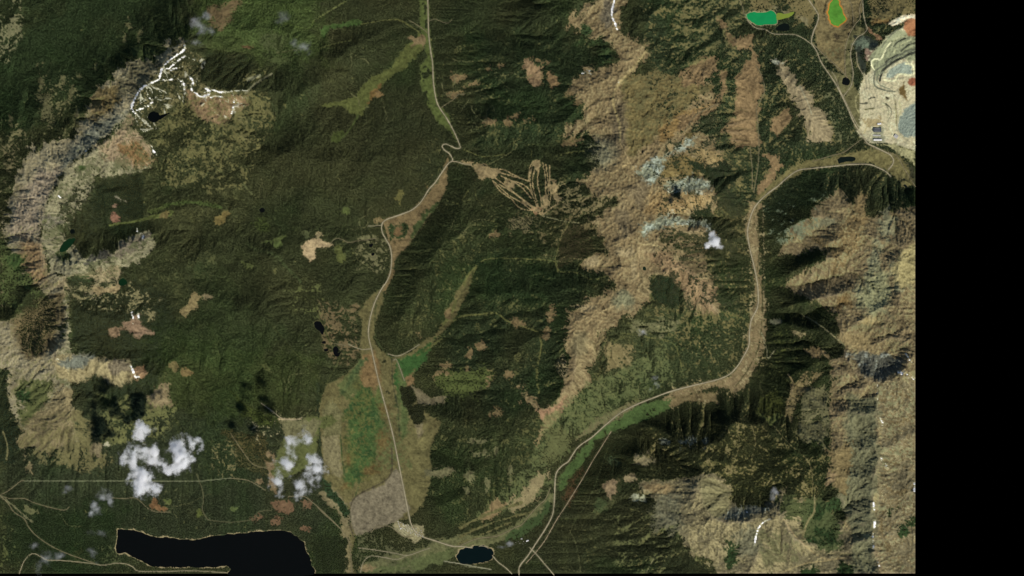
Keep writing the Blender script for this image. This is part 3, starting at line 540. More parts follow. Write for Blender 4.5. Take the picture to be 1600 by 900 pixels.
for x, y, r, ry in ((978,395,14,8),(1012,392,12,4),(925,410,10,7),(990,420,3,20),(880,570,8,20),(915,480,20,6)): oval(x, y, r, (146,128,100), ry=ry, tree=None, soft=4, warp=5)
oval(972,470,18,(112,108,86),ry=14,soft=6,tree=None); oval(940,240,20,(118,112,92),ry=24,soft=12,tree=None)
area([(900,70),(940,62),(962,80),(962,95),(930,108),(935,95),(935,75),(908,60)], (48,68,34), tree=0.5, warp=6, speck=6); area([(905,-30),(892,15),(905,25),(925,5),(925,-30)], (58,70,38), tree=0.5, warp=8, speck=6); oval(915,48,9,(54,76,40),0.3,warp=6,speck=5)
oval(950,20,10,(104,94,80),ry=22,soft=6); area([(868,635),(885,620),(880,640),(870,660),(850,662),(838,640)], (136,106,84), tree=0, warp=3)
area([(855,648),(872,640),(875,655),(850,680),(840,700),(835,690)], (120,104,76), tree=0.1, warp=4, speck=5); oval(905,540,14,(112,100,76),ry=20,tree=None,soft=6)
specks([(935,530),(985,540),(990,575),(945,580)], (112,98,70), -0.05, shift=6); specks([(985,500),(1060,500),(1050,525),(985,520)], (100,96,70), 0.0, shift=8)
trail([(1012,77),(988,108),(966,132),(958,158),(968,195),(968,222)], 3.5, (150,132,96), tree=None, k=0.8); trail([(985,255),(970,262),(955,275)], 1.8, (156,134,100), tree=None)
trail([(968,222),(985,255),(990,262)], 1.4, (150,130,98), tree=None); trail([(915,507),(935,490),(960,478)], 1.4, (150,130,98), tree=None); trail([(998,395),(1000,385),(1012,382),(1030,385)], 2.5, (160,142,108), tree=None); trail([(1000,385),(998,410),(997,440)], 2, (150,128,98), tree=None)
trail([(848,398),(960,410),(995,400)], 1.5, (140,124,92), tree=None, gap=0.1)
oval(1130,263,9,(30,34,22),1,ry=8,warp=4,speck=4)  # cloud shadow painted into the cover as a small dark stand of trees
oval(1076,210,8,(92,80,52),ry=5)

# --- east: forest broken by pale tundra, mine country
for P in ([(1120,28),(1135,32),(1140,58),(1160,62),(1175,55),(1175,70),(1155,78),(1140,66)],[(1172,75),(1186,84),(1184,98),(1193,122),(1195,145),(1186,160),(1182,205),(1192,226),(1150,228),(1128,205),(1148,180),(1150,150),(1148,122),(1160,104),(1174,92)],
          [(1060,112),(1080,100),(1118,85),(1122,110),(1100,130),(1070,135)],[(1125,110),(1136,110),(1136,145),(1122,165),(1112,160),(1128,140)],[(1060,185),(1090,170),(1128,160),(1118,172),(1080,195),(1060,215)],
          [(1195,242),(1218,246),(1222,262),(1205,290),(1188,310),(1182,290),(1205,262)],[(1205,185),(1232,170),(1234,190),(1215,212),(1204,205)]):
    area(P, (122,100,74), warp=4, speck=4)
area([(1205,95),(1222,92),(1232,108),(1246,132),(1272,150),(1270,165),(1288,180),(1302,205),(1298,220),(1262,222),(1258,190),(1240,160),(1222,120)], (138,122,98), warp=4, speck=5); oval(1213,97,9,(170,166,150),ry=5,speck=3); trail([(1250,135),(1262,160),(1268,178)], 1.6, (150,140,118))
specks([(1050,-30),(1180,-30),(1140,100),(1060,110)], (92,86,58), 0.2, shift=55, k=0.7)
for P in ([(1172,8),(1168,18),(1205,12),(1225,-40),(1160,-40)],[(1225,-20),(1260,-20),(1280,20),(1265,40),(1240,30)],[(1355,-40),(1430,-40),(1430,24),(1405,26),(1385,40),(1362,35)]): area(P, (110,98,68), tree=0.3, warp=5, speck=7)
area([(1262,-40),(1346,-40),(1348,18),(1334,40),(1322,70),(1320,115),(1312,112),(1296,98),(1276,75),(1272,50),(1278,25)], (112,98,70), warp=1.2, speck=1.5)
area([(1368,28),(1392,30),(1390,36),(1362,37)], (104,84,54), warp=2); oval(1305,58,5,(72,62,46),ry=7,warp=3)
area([(1208,10),(1235,22),(1262,28),(1262,40),(1240,24),(1212,18)], (120,110,84), warp=2)
area([(1322,70),(1334,40),(1348,45),(1352,52),(1338,56),(1330,85),(1330,125),(1345,150),(1362,215),(1350,218),(1335,200),(1322,160),(1305,128),(1290,108),(1320,118)], (100,94,66), tree=0.1, warp=2, speck=2)
area([(1335,56),(1360,58),(1376,66),(1362,85),(1352,90),(1356,105),(1348,118),(1338,95)], (46,52,42), tree=0.2, warp=2, speck=3); oval(1348,68,12,(98,106,92),ry=5,speck=5,warp=5,soft=2)
oval(1365,70,7,(26,34,32),0,ry=5,warp=2); oval(1356,88,9,(28,36,26),0.6,ry=8)
MINE = [(1440,24),(1405,46),(1385,56),(1374,72),(1362,84),(1360,110),(1350,118),(1343,140),(1344,172),(1346,196),(1338,205),(1346,214),(1362,224),(1385,224),(1405,228),(1430,236),(1440,236)]
area(MINE, (186,172,146), tree=0, warp=1.5, speck=1.5)
area([(1355,78),(1372,80),(1368,92),(1358,98),(1352,92)], (134,110,98), tree=0, warp=2)
def bands(pts, color, freq, k, cx, cy, ph=0.0, dens=None):
    sl, d = field(pts, 4); r = np.hypot(GX[sl] - cx, (GY[sl] - cy) * 0.8) + 2.2 * N2[sl] + 5 * N1[sl]
    a = k * sstep(0, -3, d) * sstep(0.25, 0.75, np.sin(r * freq + ph)); blend(sl, a, color, None)
bands(MINE, (158,152,126), 1.1, 0.45, 1412, 108, 2.0)
specks(MINE, (150,142,112), 0.35, tree=0, shift=301, k=0.6); specks(MINE, (214,206,180), 0.45, tree=0, shift=302, k=0.6)
area([(1362,84),(1374,72),(1385,56),(1405,46),(1440,50),(1440,96),(1410,92),(1385,105),(1374,122),(1364,112),(1358,96)], (140,140,114), tree=0, soft=2, warp=2, speck=3)
area([(1389,109),(1410,97),(1427,102),(1426,115),(1402,116),(1393,122),(1383,123)], (150,156,146), tree=0, warp=1.5, speck=2)
MD, MG, ML = (56,60,50), (104,104,90), (222,214,180)
for L, w, c in (([(1440,80),(1430,82),(1418,85.5),(1412,89.5),(1397,96),(1384,106),(1379,111),(1376,119),(1375,126)],2.6,MD),([(1408,84),(1397,88.5),(1389,92.5),(1384,97)],1.6,MD),
    ([(1440,75),(1414,82),(1397,91),(1381,102),(1370,109),(1366.6,115),(1365.8,127),(1367.5,134),(1373,138),(1386,142),(1398,143)],1.7,MG),([(1380,112),(1372,118),(1371,128),(1377,134),(1390,139)],1.2,(128,128,110)),
    ([(1392,66),(1385,75),(1380,86),(1375,93),(1369,92),(1363,94),(1361.5,101),(1366,109)],1.6,ML),([(1415,100),(1424,100),(1428,107),(1427,115),(1420,117.5),(1405,116),(1398,126),(1381,125)],1.8,ML),
    ([(1412,43),(1400,48),(1386,62),(1378,74)],1.2,MG),([(1440,52),(1420,56),(1401,60),(1393,73)],1.2,(176,172,140)),([(1414,60),(1402,66),(1396,73)],1.3,MD),([(1440,66),(1422,69),(1416,73),(1408,80)],1.3,MD),([(1424,62),(1408,70),(1396,82)],1.2,(190,186,150)),
    ([(1344,161.5),(1349,162),(1355,161)],1.2,MD),([(1357,155),(1361,153),(1367,152)],1.2,MD),([(1352,171.5),(1357,170),(1366,169.5)],1.2,(96,92,66)),([(1357,180),(1366,178)],1.0,(140,132,104)),
    ([(1384,162),(1391,168),(1393,175),(1391,182),(1387,190)],1.0,MG),([(1380,160),(1387,168),(1389,176),(1386,184)],1.0,(140,136,112)),([(1399,158),(1400,175),(1401,198)],1.3,(146,136,100)),([(1405,158),(1407,172),(1404,185)],1.0,(170,162,128)),
    ([(1341,147),(1337,155),(1338,168),(1342,176)],1.2,(150,140,104)),([(1372,96),(1366,104)],1,MG),([(1346,184),(1354,196),(1350,208)],1.0,(164,150,116))):
    trail(L, w * 1.5, c, tree=0, wob=0.35, soft=0.4)
area([(1355,184),(1375,184),(1382,192),(1375,198),(1358,196)], (158,140,108), tree=0); area([(1364,198),(1382,198),(1382,223),(1362,222)], (142,138,118), tree=0, warp=1.5)
area([(1405,185),(1418,168),(1440,152),(1440,214),(1412,215),(1402,205)], (134,140,132), tree=0, warp=2, speck=2)
bands([(1405,185),(1418,168),(1440,152),(1440,214),(1412,215),(1402,205)], (96,104,104), 1.6, 0.8, 1445, 222); area([(1404,140),(1413,128),(1416,143),(1418,156),(1411,153),(1406,148)], (104,84,52), tree=0, warp=1, speck=2)
oval(1386,152.5,3.4,(50,46,30),ry=2,ang=35,warp=0.6,speck=1); oval(1398,150,3.2,(50,46,30),ry=1.8,ang=50,warp=0.6,speck=1); oval(1386,164,3,(60,56,40),ry=1,ang=45,warp=0.5,speck=0.5)
area([(1414,34),(1422,28),(1440,28),(1440,58),(1420,56),(1412,46)], (152,104,76), tree=0, warp=0.6, speck=1); oval(1426,128,8,(138,84,64),0,ry=7,warp=0.8,speck=1)
area([(1388,37),(1395,31),(1410,24),(1440,22),(1440,27),(1418,29),(1404,38),(1394,41)], (226,206,182), tree=0, warp=0.6, speck=0.8)
area([(1356,42),(1380,60),(1376,64),(1358,52)], (128,98,76), tree=0, warp=1); area([(1362,224),(1385,228),(1420,250),(1430,262),(1430,236),(1400,226)], (146,138,106), tree=0, warp=2); area([(1370,228),(1395,240),(1430,262),(1430,290),(1410,270),(1385,245)], (62,62,44), tree=0.5, warp=3, speck=5)
area([(1180,312),(1205,286),(1232,262),(1265,250),(1300,246),(1332,236),(1372,232),(1400,240),(1418,258),(1429,290),(1412,292),(1395,272),(1362,256),(1310,259),(1255,268),(1220,290),(1190,316)], (104,95,64), warp=2, speck=3)
# valley of the east road
area([(1170,315),(1192,318),(1184,340),(1186,400),(1192,450),(1196,500),(1196,545),(1190,552),(1168,598),(1148,616),(1138,608),(1118,604),(1080,612),(1070,625),(1045,632),(1030,628),(1048,612),(1100,598),(1140,588),(1160,560),(1168,540),(1170,505),(1182,472),(1176,410),(1165,365)], (124,106,80), warp=2.5, speck=3)
area([(1020,630),(1060,618),(1120,612),(1122,630),(1080,625),(1050,636),(1030,642)], (112,96,70), warp=2, speck=3)
area([(925,680),(960,650),(1000,632),(1050,622),(1045,640),(1000,660),(965,672),(935,688),(920,715),(895,745),(878,770),(872,765),(876,740),(895,720)], (66,90,42), warp=2, speck=3, tree=0.1)
area([(880,700),(930,672),(960,655),(985,640),(1000,625),(960,640),(925,660),(895,690)], (104,96,70), tree=0.2, warp=3, speck=4)
specks([(850,660),(920,600),(1040,540),(1060,600),(960,640),(900,690),(860,770),(800,800),(740,810),(830,720)], (88,92,60), 0.08, k=0.6, shift=222)
area([(850,670),(885,665),(895,690),(870,720),(845,720),(855,690)], (88,88,58), tree=0.4, warp=6, speck=8); area([(815,770),(840,740),(858,735),(850,760),(830,785),(800,800),(790,790)], (128,114,86), tree=0.15, warp=4, speck=7)
area([(752,808),(775,775),(790,790),(770,812),(755,815)], (124,104,76), warp=4, speck=5)
for L, w in (([(720,825),(750,808),(785,795),(815,785)],4),([(720,838),(760,820),(800,808),(830,800)],3),([(715,850),(760,832),(800,815)],2)): trail(L, w, (96,90,60), tree=0.1, wob=2)
for x, y, r, ry in ((752,710,12,5),(752,690,20,3),(735,745,6,10),(798,745,4,16),(762,758,6,12),(728,765,6,6),(775,700,4,10)): oval(x, y, r, (98,94,68), ry=ry, warp=4, speck=5)
area([(875,775),(905,735),(950,680),(940,720),(910,765),(890,790)], (70,54,36), tree=0.5, warp=4, soft=3, speck=4)
area([(930,690),(1000,690),(1010,760),(960,780),(930,760),(905,780),(900,760)], (42,50,28), tree=1, warp=6)
oval(938,788,11,(60,74,40),0.4,ry=14,soft=4,warp=8,speck=7); oval(985,745,9,(128,112,88),ry=5); area([(940,755),(965,750),(962,768),(955,782),(945,770)], (126,106,84), warp=3, speck=4); area([(995,712),(1015,705),(1025,722),(1008,730),(990,725)], (118,106,82), warp=4, speck=5); oval(955,720,14,(60,76,46),0.5,ry=5,ang=30); oval(1000,778,10,(142,140,122),ry=7,speck=5,warp=5)
specks([(960,800),(1060,800),(1110,895),(960,895)], (86,86,56), 0.42, shift=66); trail([(890,828),(900,850),(908,895)], 1.2, (92,90,62)); trail([(720,885),(760,888)], 1, (120,116,90)); trail([(885,895),(885,870),(895,868)], 1, (80,82,54)); trail([(1010,895),(1022,872)], 1.2, (112,106,80)); trail([(905,800),(880,860)], 1.0, (72,70,44)); trail([(950,700),(925,770),(895,820)], 1.0, (84,88,58), gap=0)
specks([(1000,640),(1140,655),(1230,700),(1290,760),(1290,790),(1140,770),(1110,720),(1080,730),(1010,740)], (42,46,26), -0.05, tree=1.0, shift=123)
specks([(1190,490),(1290,530),(1290,560),(1240,640),(1190,640),(1180,580)], (38,42,24), 0.0, tree=1.0, shift=124)
specks([(1010,660),(1140,655),(1230,690),(1290,760),(1260,790),(1120,760),(1010,740)], (84,80,46), 0.30, tree=0.5, shift=131, k=0.8); specks([(1010,660),(1140,655),(1230,690),(1290,760),(1260,790),(1120,760),(1010,740)], (112,100,72), 0.62, tree=0.1, shift=132, k=0.8)
specks([(1190,490),(1290,530),(1290,560),(1240,640),(1190,640),(1180,580)], (80,82,46), 0.35, tree=0.5, shift=133, k=0.8)
specks([(1240,320),(1440,300),(1440,560),(1230,560)], (44,52,32), 0.55, tree=1.0, shift=134); specks([(1010,100),(1120,100),(1160,300),(1160,480),(1020,480),(1030,230)], (44,52,32), 0.55, tree=1.0, shift=135)
for L, w in (([(1150,660),(1155,690),(1148,720),(1140,735)],1.6),([(1148,652),(1172,662),(1180,690),(1175,715)],1.6),([(1200,655),(1230,690),(1262,720),(1270,750),(1268,775)],2.2),([(1095,760),(1098,740),(1108,728)],2.0),([(1258,670),(1245,650)],1.5),([(1192,640),(1200,650),(1215,660),(1228,668)],2),([(1060,670),(1080,700),(1110,695),(1128,680),(1140,660)],1.4)):
    trail(L, w, (108,98,68), tree=0.2, wob=1.0, gap=-0.3)
for x, y, r, ry in ((1076,690,14,6),(1064,695,6,9),(1040,690,10,5),(1100,690,5,4)): oval(x, y, r, (104,104,94), 0.4, ry=ry, soft=2, warp=6, speck=6)
specks([(1170,320),(1196,320),(1196,560),(1150,620),(1040,640),(1050,605),(1140,590),(1170,540)], (94,84,58), 0.15, tree=0.05, shift=136, k=0.8); specks([(1170,320),(1196,320),(1196,560),(1150,620),(1040,640),(1050,605),(1140,590),(1170,540)], (142,126,98), 0.4, tree=0, shift=137, k=0.7)
trail([(1184,320),(1178,345),(1188,380),(1184,420),(1191,460),(1190,500),(1186,540),(1170,575),(1150,603)], 1.6, (70,66,44), tree=None, wob=1.0); trail([(1192,330),(1194,400),(1194,480),(1194,545)], 1.2, (146,130,102), tree=None, wob=0.8, gap=-0.2)
# the high east side
HIGH = [(1305,292),(1325,308),(1338,330),(1350,345),(1372,335),(1388,328),(1410,325),(1440,328),(1440,900),(1320,900),(1308,852),(1325,770),(1322,740),(1295,702),(1296,680),(1292,640),(1300,600),(1296,560),(1320,556),(1325,532),(1312,512),(1308,490),(1272,470),(1222,450),(1232,434),(1262,424),(1290,398),(1322,390),(1300,388),(1262,392),(1240,402),(1215,398),(1232,372),(1242,352),(1270,342),(1262,332),(1290,312)]
area(HIGH, (118,102,78), warp=5, speck=5)
area([(1300,440),(1330,400),(1350,380),(1352,300),(1342,300),(1330,330),(1310,360),(1260,380),(1300,385)], (126,106,76), tree=0, soft=4, warp=6)
for P_ in (HIGH,):
    specks(P_, (106,90,60), 0.25, tree=None, soft=0.3, k=0.8, shift=201); specks(P_, (152,138,106), 0.35, tree=None, soft=0.3, k=0.7, shift=202); specks(P_, (98,94,70), 0.55, tree=None, soft=0.25, k=0.7, shift=203)
for x, y, ry, an in ((1370,400,55,25),(1385,350,30,10),(1350,450,20,40),(1400,430,30,-10)): oval(x, y, 9, (136,130,104), 0, ry=ry, ang=an, soft=6, warp=14, speck=8)
oval(1282,350,26,(120,114,92),0,ry=4,ang=-20,soft=3,warp=6,speck=6); area([(1345,440),(1380,420),(1400,450),(1385,490),(1360,500),(1340,480)], (130,126,98), tree=0, soft=8, warp=10, speck=5)
area([(1392,420),(1405,395),(1430,380),(1440,380),(1440,440),(1405,450),(1395,440)], (146,132,96), tree=0, soft=3, warp=4)
area([(1310,460),(1325,455),(1330,478),(1310,480)], (112,90,60), tree=0, soft=4, warp=6); oval(1340,535,30,(134,116,86),0,ry=10,ang=15,soft=6,warp=8); oval(1362,500,14,(152,134,98),0,ry=6,soft=3,warp=6,speck=6)
area([(1325,552),(1345,548),(1360,552),(1395,555),(1412,560),(1400,585),(1372,596),(1345,582)], (92,90,82), tree=0, soft=2.5, warp=4, speck=3)
specks([(1325,552),(1412,552),(1400,590),(1345,585)], (140,142,138), 0.3, k=0.7, shift=17)
EH = [(1370,600),(1400,592),(1440,600),(1440,900),(1384,900),(1366,850),(1370,780),(1376,700),(1372,650)]
area(EH, (114,103,82), tree=0, soft=3, warp=4)
specks(EH, (100,84,58), 0.05, tree=0, soft=0.25, k=0.8, shift=204); specks(EH, (150,138,112), 0.45, tree=0, soft=0.25, k=0.7, shift=205); specks(EH, (98,96,72), 0.6, tree=0, soft=0.2, k=0.8, shift=206)
for L in ([(1374,655),(1400,660),(1430,650)],[(1376,715),(1400,725),(1430,735)],[(1385,760),(1400,770),(1430,762)],[(1380,800),(1378,830),(1390,860)],[(1374,625),(1400,615),(1430,625)]): trail(L, 4, (104,88,62), tree=None, wob=2.5, k=0.7)
area([(1322,620),(1368,620),(1372,660),(1376,700),(1368,780),(1364,860),(1372,900),(1330,900),(1325,820),(1310,780),(1318,720)], (104,100,78), tree=0, soft=6, warp=8)
area([(1255,605),(1290,600),(1298,660),(1290,700),(1262,690),(1240,680),(1252,650)], (104,98,72), tree=0.1, soft=3, warp=6, speck=4); area([(1236,600),(1260,582),(1290,580),(1265,600),(1245,630),(1235,660),(1228,650)], (122,106,76), tree=0.1, warp=4)
specks([(1225,560),(1300,560),(1300,700),(1290,680),(1230,680)], (44,48,30), 0.28, tree=1, shift=62)
area([(1295,700),(1330,690),(1330,740),(1322,770),(1300,765),(1296,740)], (116,100,72), tree=0.1, warp=4, speck=5); area([(1295,735),(1312,735),(1306,755),(1292,758)], (140,118,90), tree=0)
SE = [(1000,760),(1012,752),(1050,748),(1062,752),(1085,744),(1105,738),(1120,746),(1138,762),(1140,780),(1160,790),(1195,790),(1212,775),(1228,762),(1232,790),(1258,775),(1265,800),(1250,826),(1275,830),(1300,800),(1330,830),(1325,900),(1130,900),(1112,880),(1090,870),(1065,842),(1055,812),(1035,790),(1010,778)]
area(SE, (108,98,77), warp=6, speck=5); specks(SE, (92,84,58), 0.15, tree=0.1, k=0.7, shift=207); specks(SE, (138,124,96), 0.3, tree=0, k=0.7, shift=208); oval(1045,800,26,(112,106,86),0,ry=30,ang=-20,soft=10,warp=14,speck=8); oval(1170,845,16,(112,106,86),0,ry=26,soft=8,warp=12,speck=8); oval(1030,762,22,(128,108,80),0,ry=8,soft=4)
area([(1092,750),(1115,748),(1140,770),(1140,800),(1120,812),(1095,790)], (112,104,78), tree=0, soft=3, warp=4); specks([(1180,830),(1260,830),(1250,880),(1190,880)], (78,78,54), 0.1, k=0.7, shift=71)
area([(1125,808),(1135,800),(1150,790),(1180,788),(1198,795),(1175,806),(1150,812)], (98,96,86), tree=0, soft=2, warp=3, speck=4); specks([(1125,812),(1150,790),(1200,788),(1195,800),(1150,815)], (150,154,148), 0.3, k=0.7, shift=27)
area([(1215,775),(1240,770),(1258,800),(1245,815),(1225,812)], (74,78,50), tree=0.3, warp=5, speck=6)
area([(1255,775),(1285,775),(1300,790),(1315,830),(1310,860),(1285,860),(1262,845),(1252,820)], (72,84,46), tree=0.3, warp=6, speck=6)
for x, y, r, ry, an in ((1278,800,10,16,10),(1290,835,20,7,30),(1300,790,12,10,0),(1272,845,14,6,0),(1142,868,8,20,0),(1265,895,12,8,0),(1320,890,14,8,0),(1392,798,4,8,0),(1412,830,12,10,40),(1425,820,8,8,0)): oval(x, y, r, (42,66,32), 0.4, ry=ry, ang=an, warp=6, speck=6)
trail([(1273,775),(1272,800),(1262,815),(1252,845)], 3, (120,110,80), tree=0); trail([(1225,812),(1245,840),(1285,872),(1320,872)], 2.4, (140,122,92), tree=None); trail([(1220,895),(1260,880),(1300,875),(1315,865)], 1.4, (150,132,98), tree=None)
trail([(1230,760),(1222,775),(1215,800),(1218,815)], 2, (128,114,88), tree=0)
area([(1060,870),(1100,885),(1110,900),(1040,900),(1040,875)], (40,52,28), tree=1, warp=6, speck=6); area([(1180,640),(1200,655),(1215,640),(1225,650),(1205,668)], (90,92,54), tree=0.3)
trail([(1190,520),(1198,545),(1200,560),(1212,545)], 1.5, (130,122,98), tree=0.2); area([(1188,620),(1182,640),(1200,650),(1225,640),(1215,610)], (62,64,32), tree=0.6, warp=4); oval(1250,520,12,(128,114,86),ry=4,ang=15); oval(1212,503,8,(112,108,88),ry=4); trail([(1225,485),(1260,495),(1290,515),(1320,540)], 2, (120,112,84), tree=0.1)
area([(1258,545),(1272,560),(1298,560),(1290,545)], (124,104,76), warp=4, speck=4); trail([(1232,585),(1240,600),(1232,625),(1228,650)], 3, (126,108,80), tree=0, wob=1)
area([(1210,480),(1260,478),(1250,500),(1225,495)], (50,62,32), tree=0.8)
specks([(1330,60),(1300,120),(1340,215),(1310,225),(1280,130),(1270,80)], (92,90,66), 0.3, shift=83)
area([(1240,330),(1300,300),(1270,290),(1220,295),(1195,330),(1190,360),(1215,370)], (32,44,27), tree=1, warp=8, speck=6)
specks([(1190,330),(1300,300),(1260,380),(1200,380)], (92,98,82), 0.35, shift=38)
# tint everything a little by local relief: crests paler, gullies a darker green
n = sstep(0.3, 0, TREE); _sl, _d = field(MINE, 4); calm = np.ones_like(n); calm[_sl] = np.where(_d < 0, 0.25, 1.0); COVER *= (1 + n * calm * (0.20 * N3 + 0.15 * N2 + 0.22 * N5 + 0.28 * NF + 0.05 * N1))[..., None]
g = (n * calm * 0.38 * sstep(3, 26, -CURV) * sstep(1.5, 4.5, FL))[..., None]; COVER[:] = COVER * (1 - g) + alb((74,78,48)).astype(np.float32) * g
g = (n * calm * 0.42 * sstep(5, 34, CURV))[..., None]; COVER[:] = COVER * (1 - g) + alb((160,146,116)).astype(np.float32) * g
COVER *= (1 + (1 - n) * (0.10 * N3 + 0.06 * NF))[..., None]
np.clip(COVER, 0.004, 0.85, out=COVER)
print('cover', round(time.time() - T0, 1))
# ------------------------------------------------------------------ lakes: basin, waterline, water sheet
LAKES = [
 ('lake', [(184,827),(205,828),(225,834),(240,838),(268,841),(290,843),(310,843),(325,838),(345,836),(375,833),(400,831),(440,829),(455,833),(466,840),(474,848),(478,862),(485,872),(486,882),(482,900),(366,900),(360,888),(350,884),(335,887),(300,886),(262,886),(235,884),(222,876),(205,869),(194,864),(182,862)], (9,11,10), 'long black reservoir with a pale sandy shore in the bottom left corner'),
 ('lake', [(713,868),(718,860),(728,856),(742,853),(756,853),(766,857),(772,864),(768,872),(756,878),(738,882),(722,881),(714,876)], (8,20,20), 'dark teal lake beside the road junction at the bottom'),
 ('tailings_pond', [(1165,23),(1178,19),(1196,19),(1206,17),(1212,24),(1213,37),(1196,38),(1184,39),(1172,33),(1167,28)], (24,134,74), 'bright green mine pond near the top edge'),
 ('tailings_pond', [(1213,27),(1213,21),(1228,21),(1241,19),(1236,25),(1226,29),(1215,31)], (116,132,52), 'olive yellow shallow arm of the green mine pond'),
 ('tailings_pond', [(1299,3),(1303,-2),(1309,0),(1313,10),(1318,22),(1321,31),(1313,38),(1307,40),(1299,36),(1296,26),(1295,14)], (84,138,50), 'green teardrop pond with an orange rim on the tailings flat'),
 ('pond', [(1212,44),(1218,38),(1228,36),(1234,41),(1232,47),(1214,48)], (14,20,16), 'small black pond just below the green mine pond'),
 ('pond', [(1317,122),(1322,121),(1327,125),(1327,131),(1321,133),(1316,131)], (14,17,15), 'small round black pond at the foot of the tailings flat'),
 ('pond', [(1308,249),(1315,245),(1330,244),(1337,246),(1334,252),(1318,254),(1310,255)], (16,24,20), 'narrow dark pond beside the curved highway'),
 ('pond', [(1411,289),(1414,288),(1418,291),(1415,293)], (16,22,18), 'tiny dark pond where the highway curves at the right edge'),
 ('tarn', [(232,186),(233,179),(240,174),(247,176),(250,180),(258,177),(266,175),(260,180),(252,185),(245,191),(236,190)], (6,9,8), 'jagged black tarn below the snowy crest'),
 ('tarn', [(92,389),(98,380),(108,373),(117,372),(115,380),(104,391),(94,394)], (14,40,20), 'long dark green tarn below the western cliffs'),
 ('tarn', [(109,361),(113,358),(117,361),(116,365),(110,365)], (8,14,10), 'tiny black tarn above the long green one'),
 ('tarn', [(186,438),(192,434),(198,438),(198,444),(190,446),(185,444)], (12,38,18), 'small dark green tarn at the end of the pale spur'),
 ('pond', [(404,328),(410,324),(414,328),(413,332),(407,332)], (10,12,10), 'small round black pond in the middle of the forest'),
 ('pond', [(490,506),(494,502),(500,503),(504,509),(506,515),(504,523),(499,518),(492,512)], (10,11,11), 'black forest pond west of the valley road'),
 ('pond', [(520,545),(525,541),(529,545),(528,552),(533,549),(529,557),(524,556),(521,550)], (10,11,11), 'ragged black beaver pond between forest and meadow'),
 ('pond', [(503,534),(508,533),(509,537),(504,537)], (10,11,11), 'tiny dark pond north of the beaver pond'),
 ('pond', [(506,546),(512,544),(512,548),(507,549)], (10,11,11), 'tiny dark pond west of the beaver pond'),
 ('pond', [(576,382),(582,380),(582,386),(577,386)], (10,11,11), 'little dark pond amid clearings beside the valley road'),
 ('pond', [(580,396),(585,395),(584,399),(580,400)], (10,11,11), 'second little dark pond amid clearings beside the valley road'),
 ('pond', [(1005,416),(1009,417),(1009,422),(1004,421)], (20,36,24), 'tiny dark pond high on the bare central ridge'),
]
def closed_line(pts, step=1.5):
    p = pts + pts[:1]; q = smooth_line(p, step) if len(pts) > 3 else np.array(p)
    return q[:-1]
lake_jobs = []; WET = np.zeros((NY, NX), bool)
for name, P, c, lab in LAKES:
    Q = closed_line(P); Q = Q + np.c_[fbm(Q[:, 0], Q[:, 1], 7, 3, 700), fbm(Q[:, 0], Q[:, 1], 7, 3, 720)] * min(1.2, 0.08 * math.sqrt(len(Q) * 4))
    sl, d = field(list(map(tuple, Q)), 16)
    ring = (np.abs(d) < 2.5); lev = float(np.percentile(H[sl][ring], 35)); big = len(Q) > 60
    if 'olive yellow' in lab: lev = lake_jobs[-1][2]
    h = H[sl]; out = np.clip(d, 0, None); k_ = sstep(0, 15, out)
    up_ = np.maximum(lev + (h - lev) * k_, lev + 0.8 + np.minimum(out, 4) * 0.8)
    h = np.where(d > 0, np.where((h < lev) & (out > 6), h, up_), lev - 2.5 + np.clip(d, -12, 0) * 1.6)
    h = np.where(WET[sl] & (d > 0), H[sl], h); WET[sl] |= d < 0.5
    H[sl] = h
    TREE[sl] = np.where(d < 0.7, 0, TREE[sl])
    if name == 'lake':
        a = 0.85 * sstep(1.9, 0.5, np.abs(d) + 1.0 * N3[sl] + 1.8 * N2[sl] + 1.2 * N1[sl]); blend(sl, a, (156,138,108), 0)
    elif 'teardrop' in lab:
        a = sstep(3.0, 1.0, np.abs(d) + 1.0 * N3[sl]); blend(sl, a, (178,118,52), 0)
    elif 'bright green' in lab:
        a = 0.8 * sstep(2.4, 1.0, np.abs(d) + N3[sl]); blend(sl, a, (150,142,108), 0)
    lake_jobs.append((name, Q, lev, c, lab))

# ------------------------------------------------------------------ snow that lasts into summer
SNOW = np.zeros((NY, NX), np.float32)
def snowline(pts, w, k=1.0, wob=0.9, gap=0.0):
    L = smooth_line(pts, 3.0); sl, d = field(L, w + 4, closed=False)
    a = k * sstep(w / 2 + 0.6, w / 2 - 0.8, d + wob * N3[sl] + 1.2 * wob * NF[sl])
    if gap: a = a * sstep(gap - 0.2, gap + 0.2, N2[sl] + N3[sl])
    SNOW[sl] = np.maximum(SNOW[sl], a)
snowline([(289,71),(286,80),(276,86),(266,93),(258,101),(253,108),(251,116)], 2.6)
snowline([(251,116),(249,124),(258,125),(270,124)], 1.8); snowline([(247,125),(236,130),(226,134),(217,143),(213,150),(207,162),(206,170),(211,177)], 3.0)
snowline([(255,104),(262,108),(272,100),(282,92),(290,88)], 2, gap=0.0); snowline([(262,114),(272,108),(285,104),(296,90)], 2, gap=0.1)
snowline([(229,134),(230,146),(236,156),(244,152)], 2.2, gap=-0.3); snowline([(275,124),(286,128),(288,140),(285,160)], 2.0, gap=-0.2)
snowline([(296,120),(302,128),(298,138),(308,148),(318,151),(328,146),(322,138)], 3.6, gap=-0.5); snowline([(320,144),(332,141),(345,144),(360,143),(378,141),(386,143)], 2.2, gap=-0.3)
snowline([(330,152),(338,150),(348,152)], 1.6); snowline([(366,158),(364,170),(362,178)], 1.4, gap=-0.3); snowline([(212,180),(216,196),(226,206),(236,200)], 2, gap=0.1)
snowline([(210,166),(222,160),(232,152)], 2, gap=-0.1); snowline([(214,172),(226,168),(238,160)], 2, gap=0); snowline([(236,225),(240,236),(246,245)], 2.2, gap=-0.3)
sl, d = field(ROCKSNOW, 4)
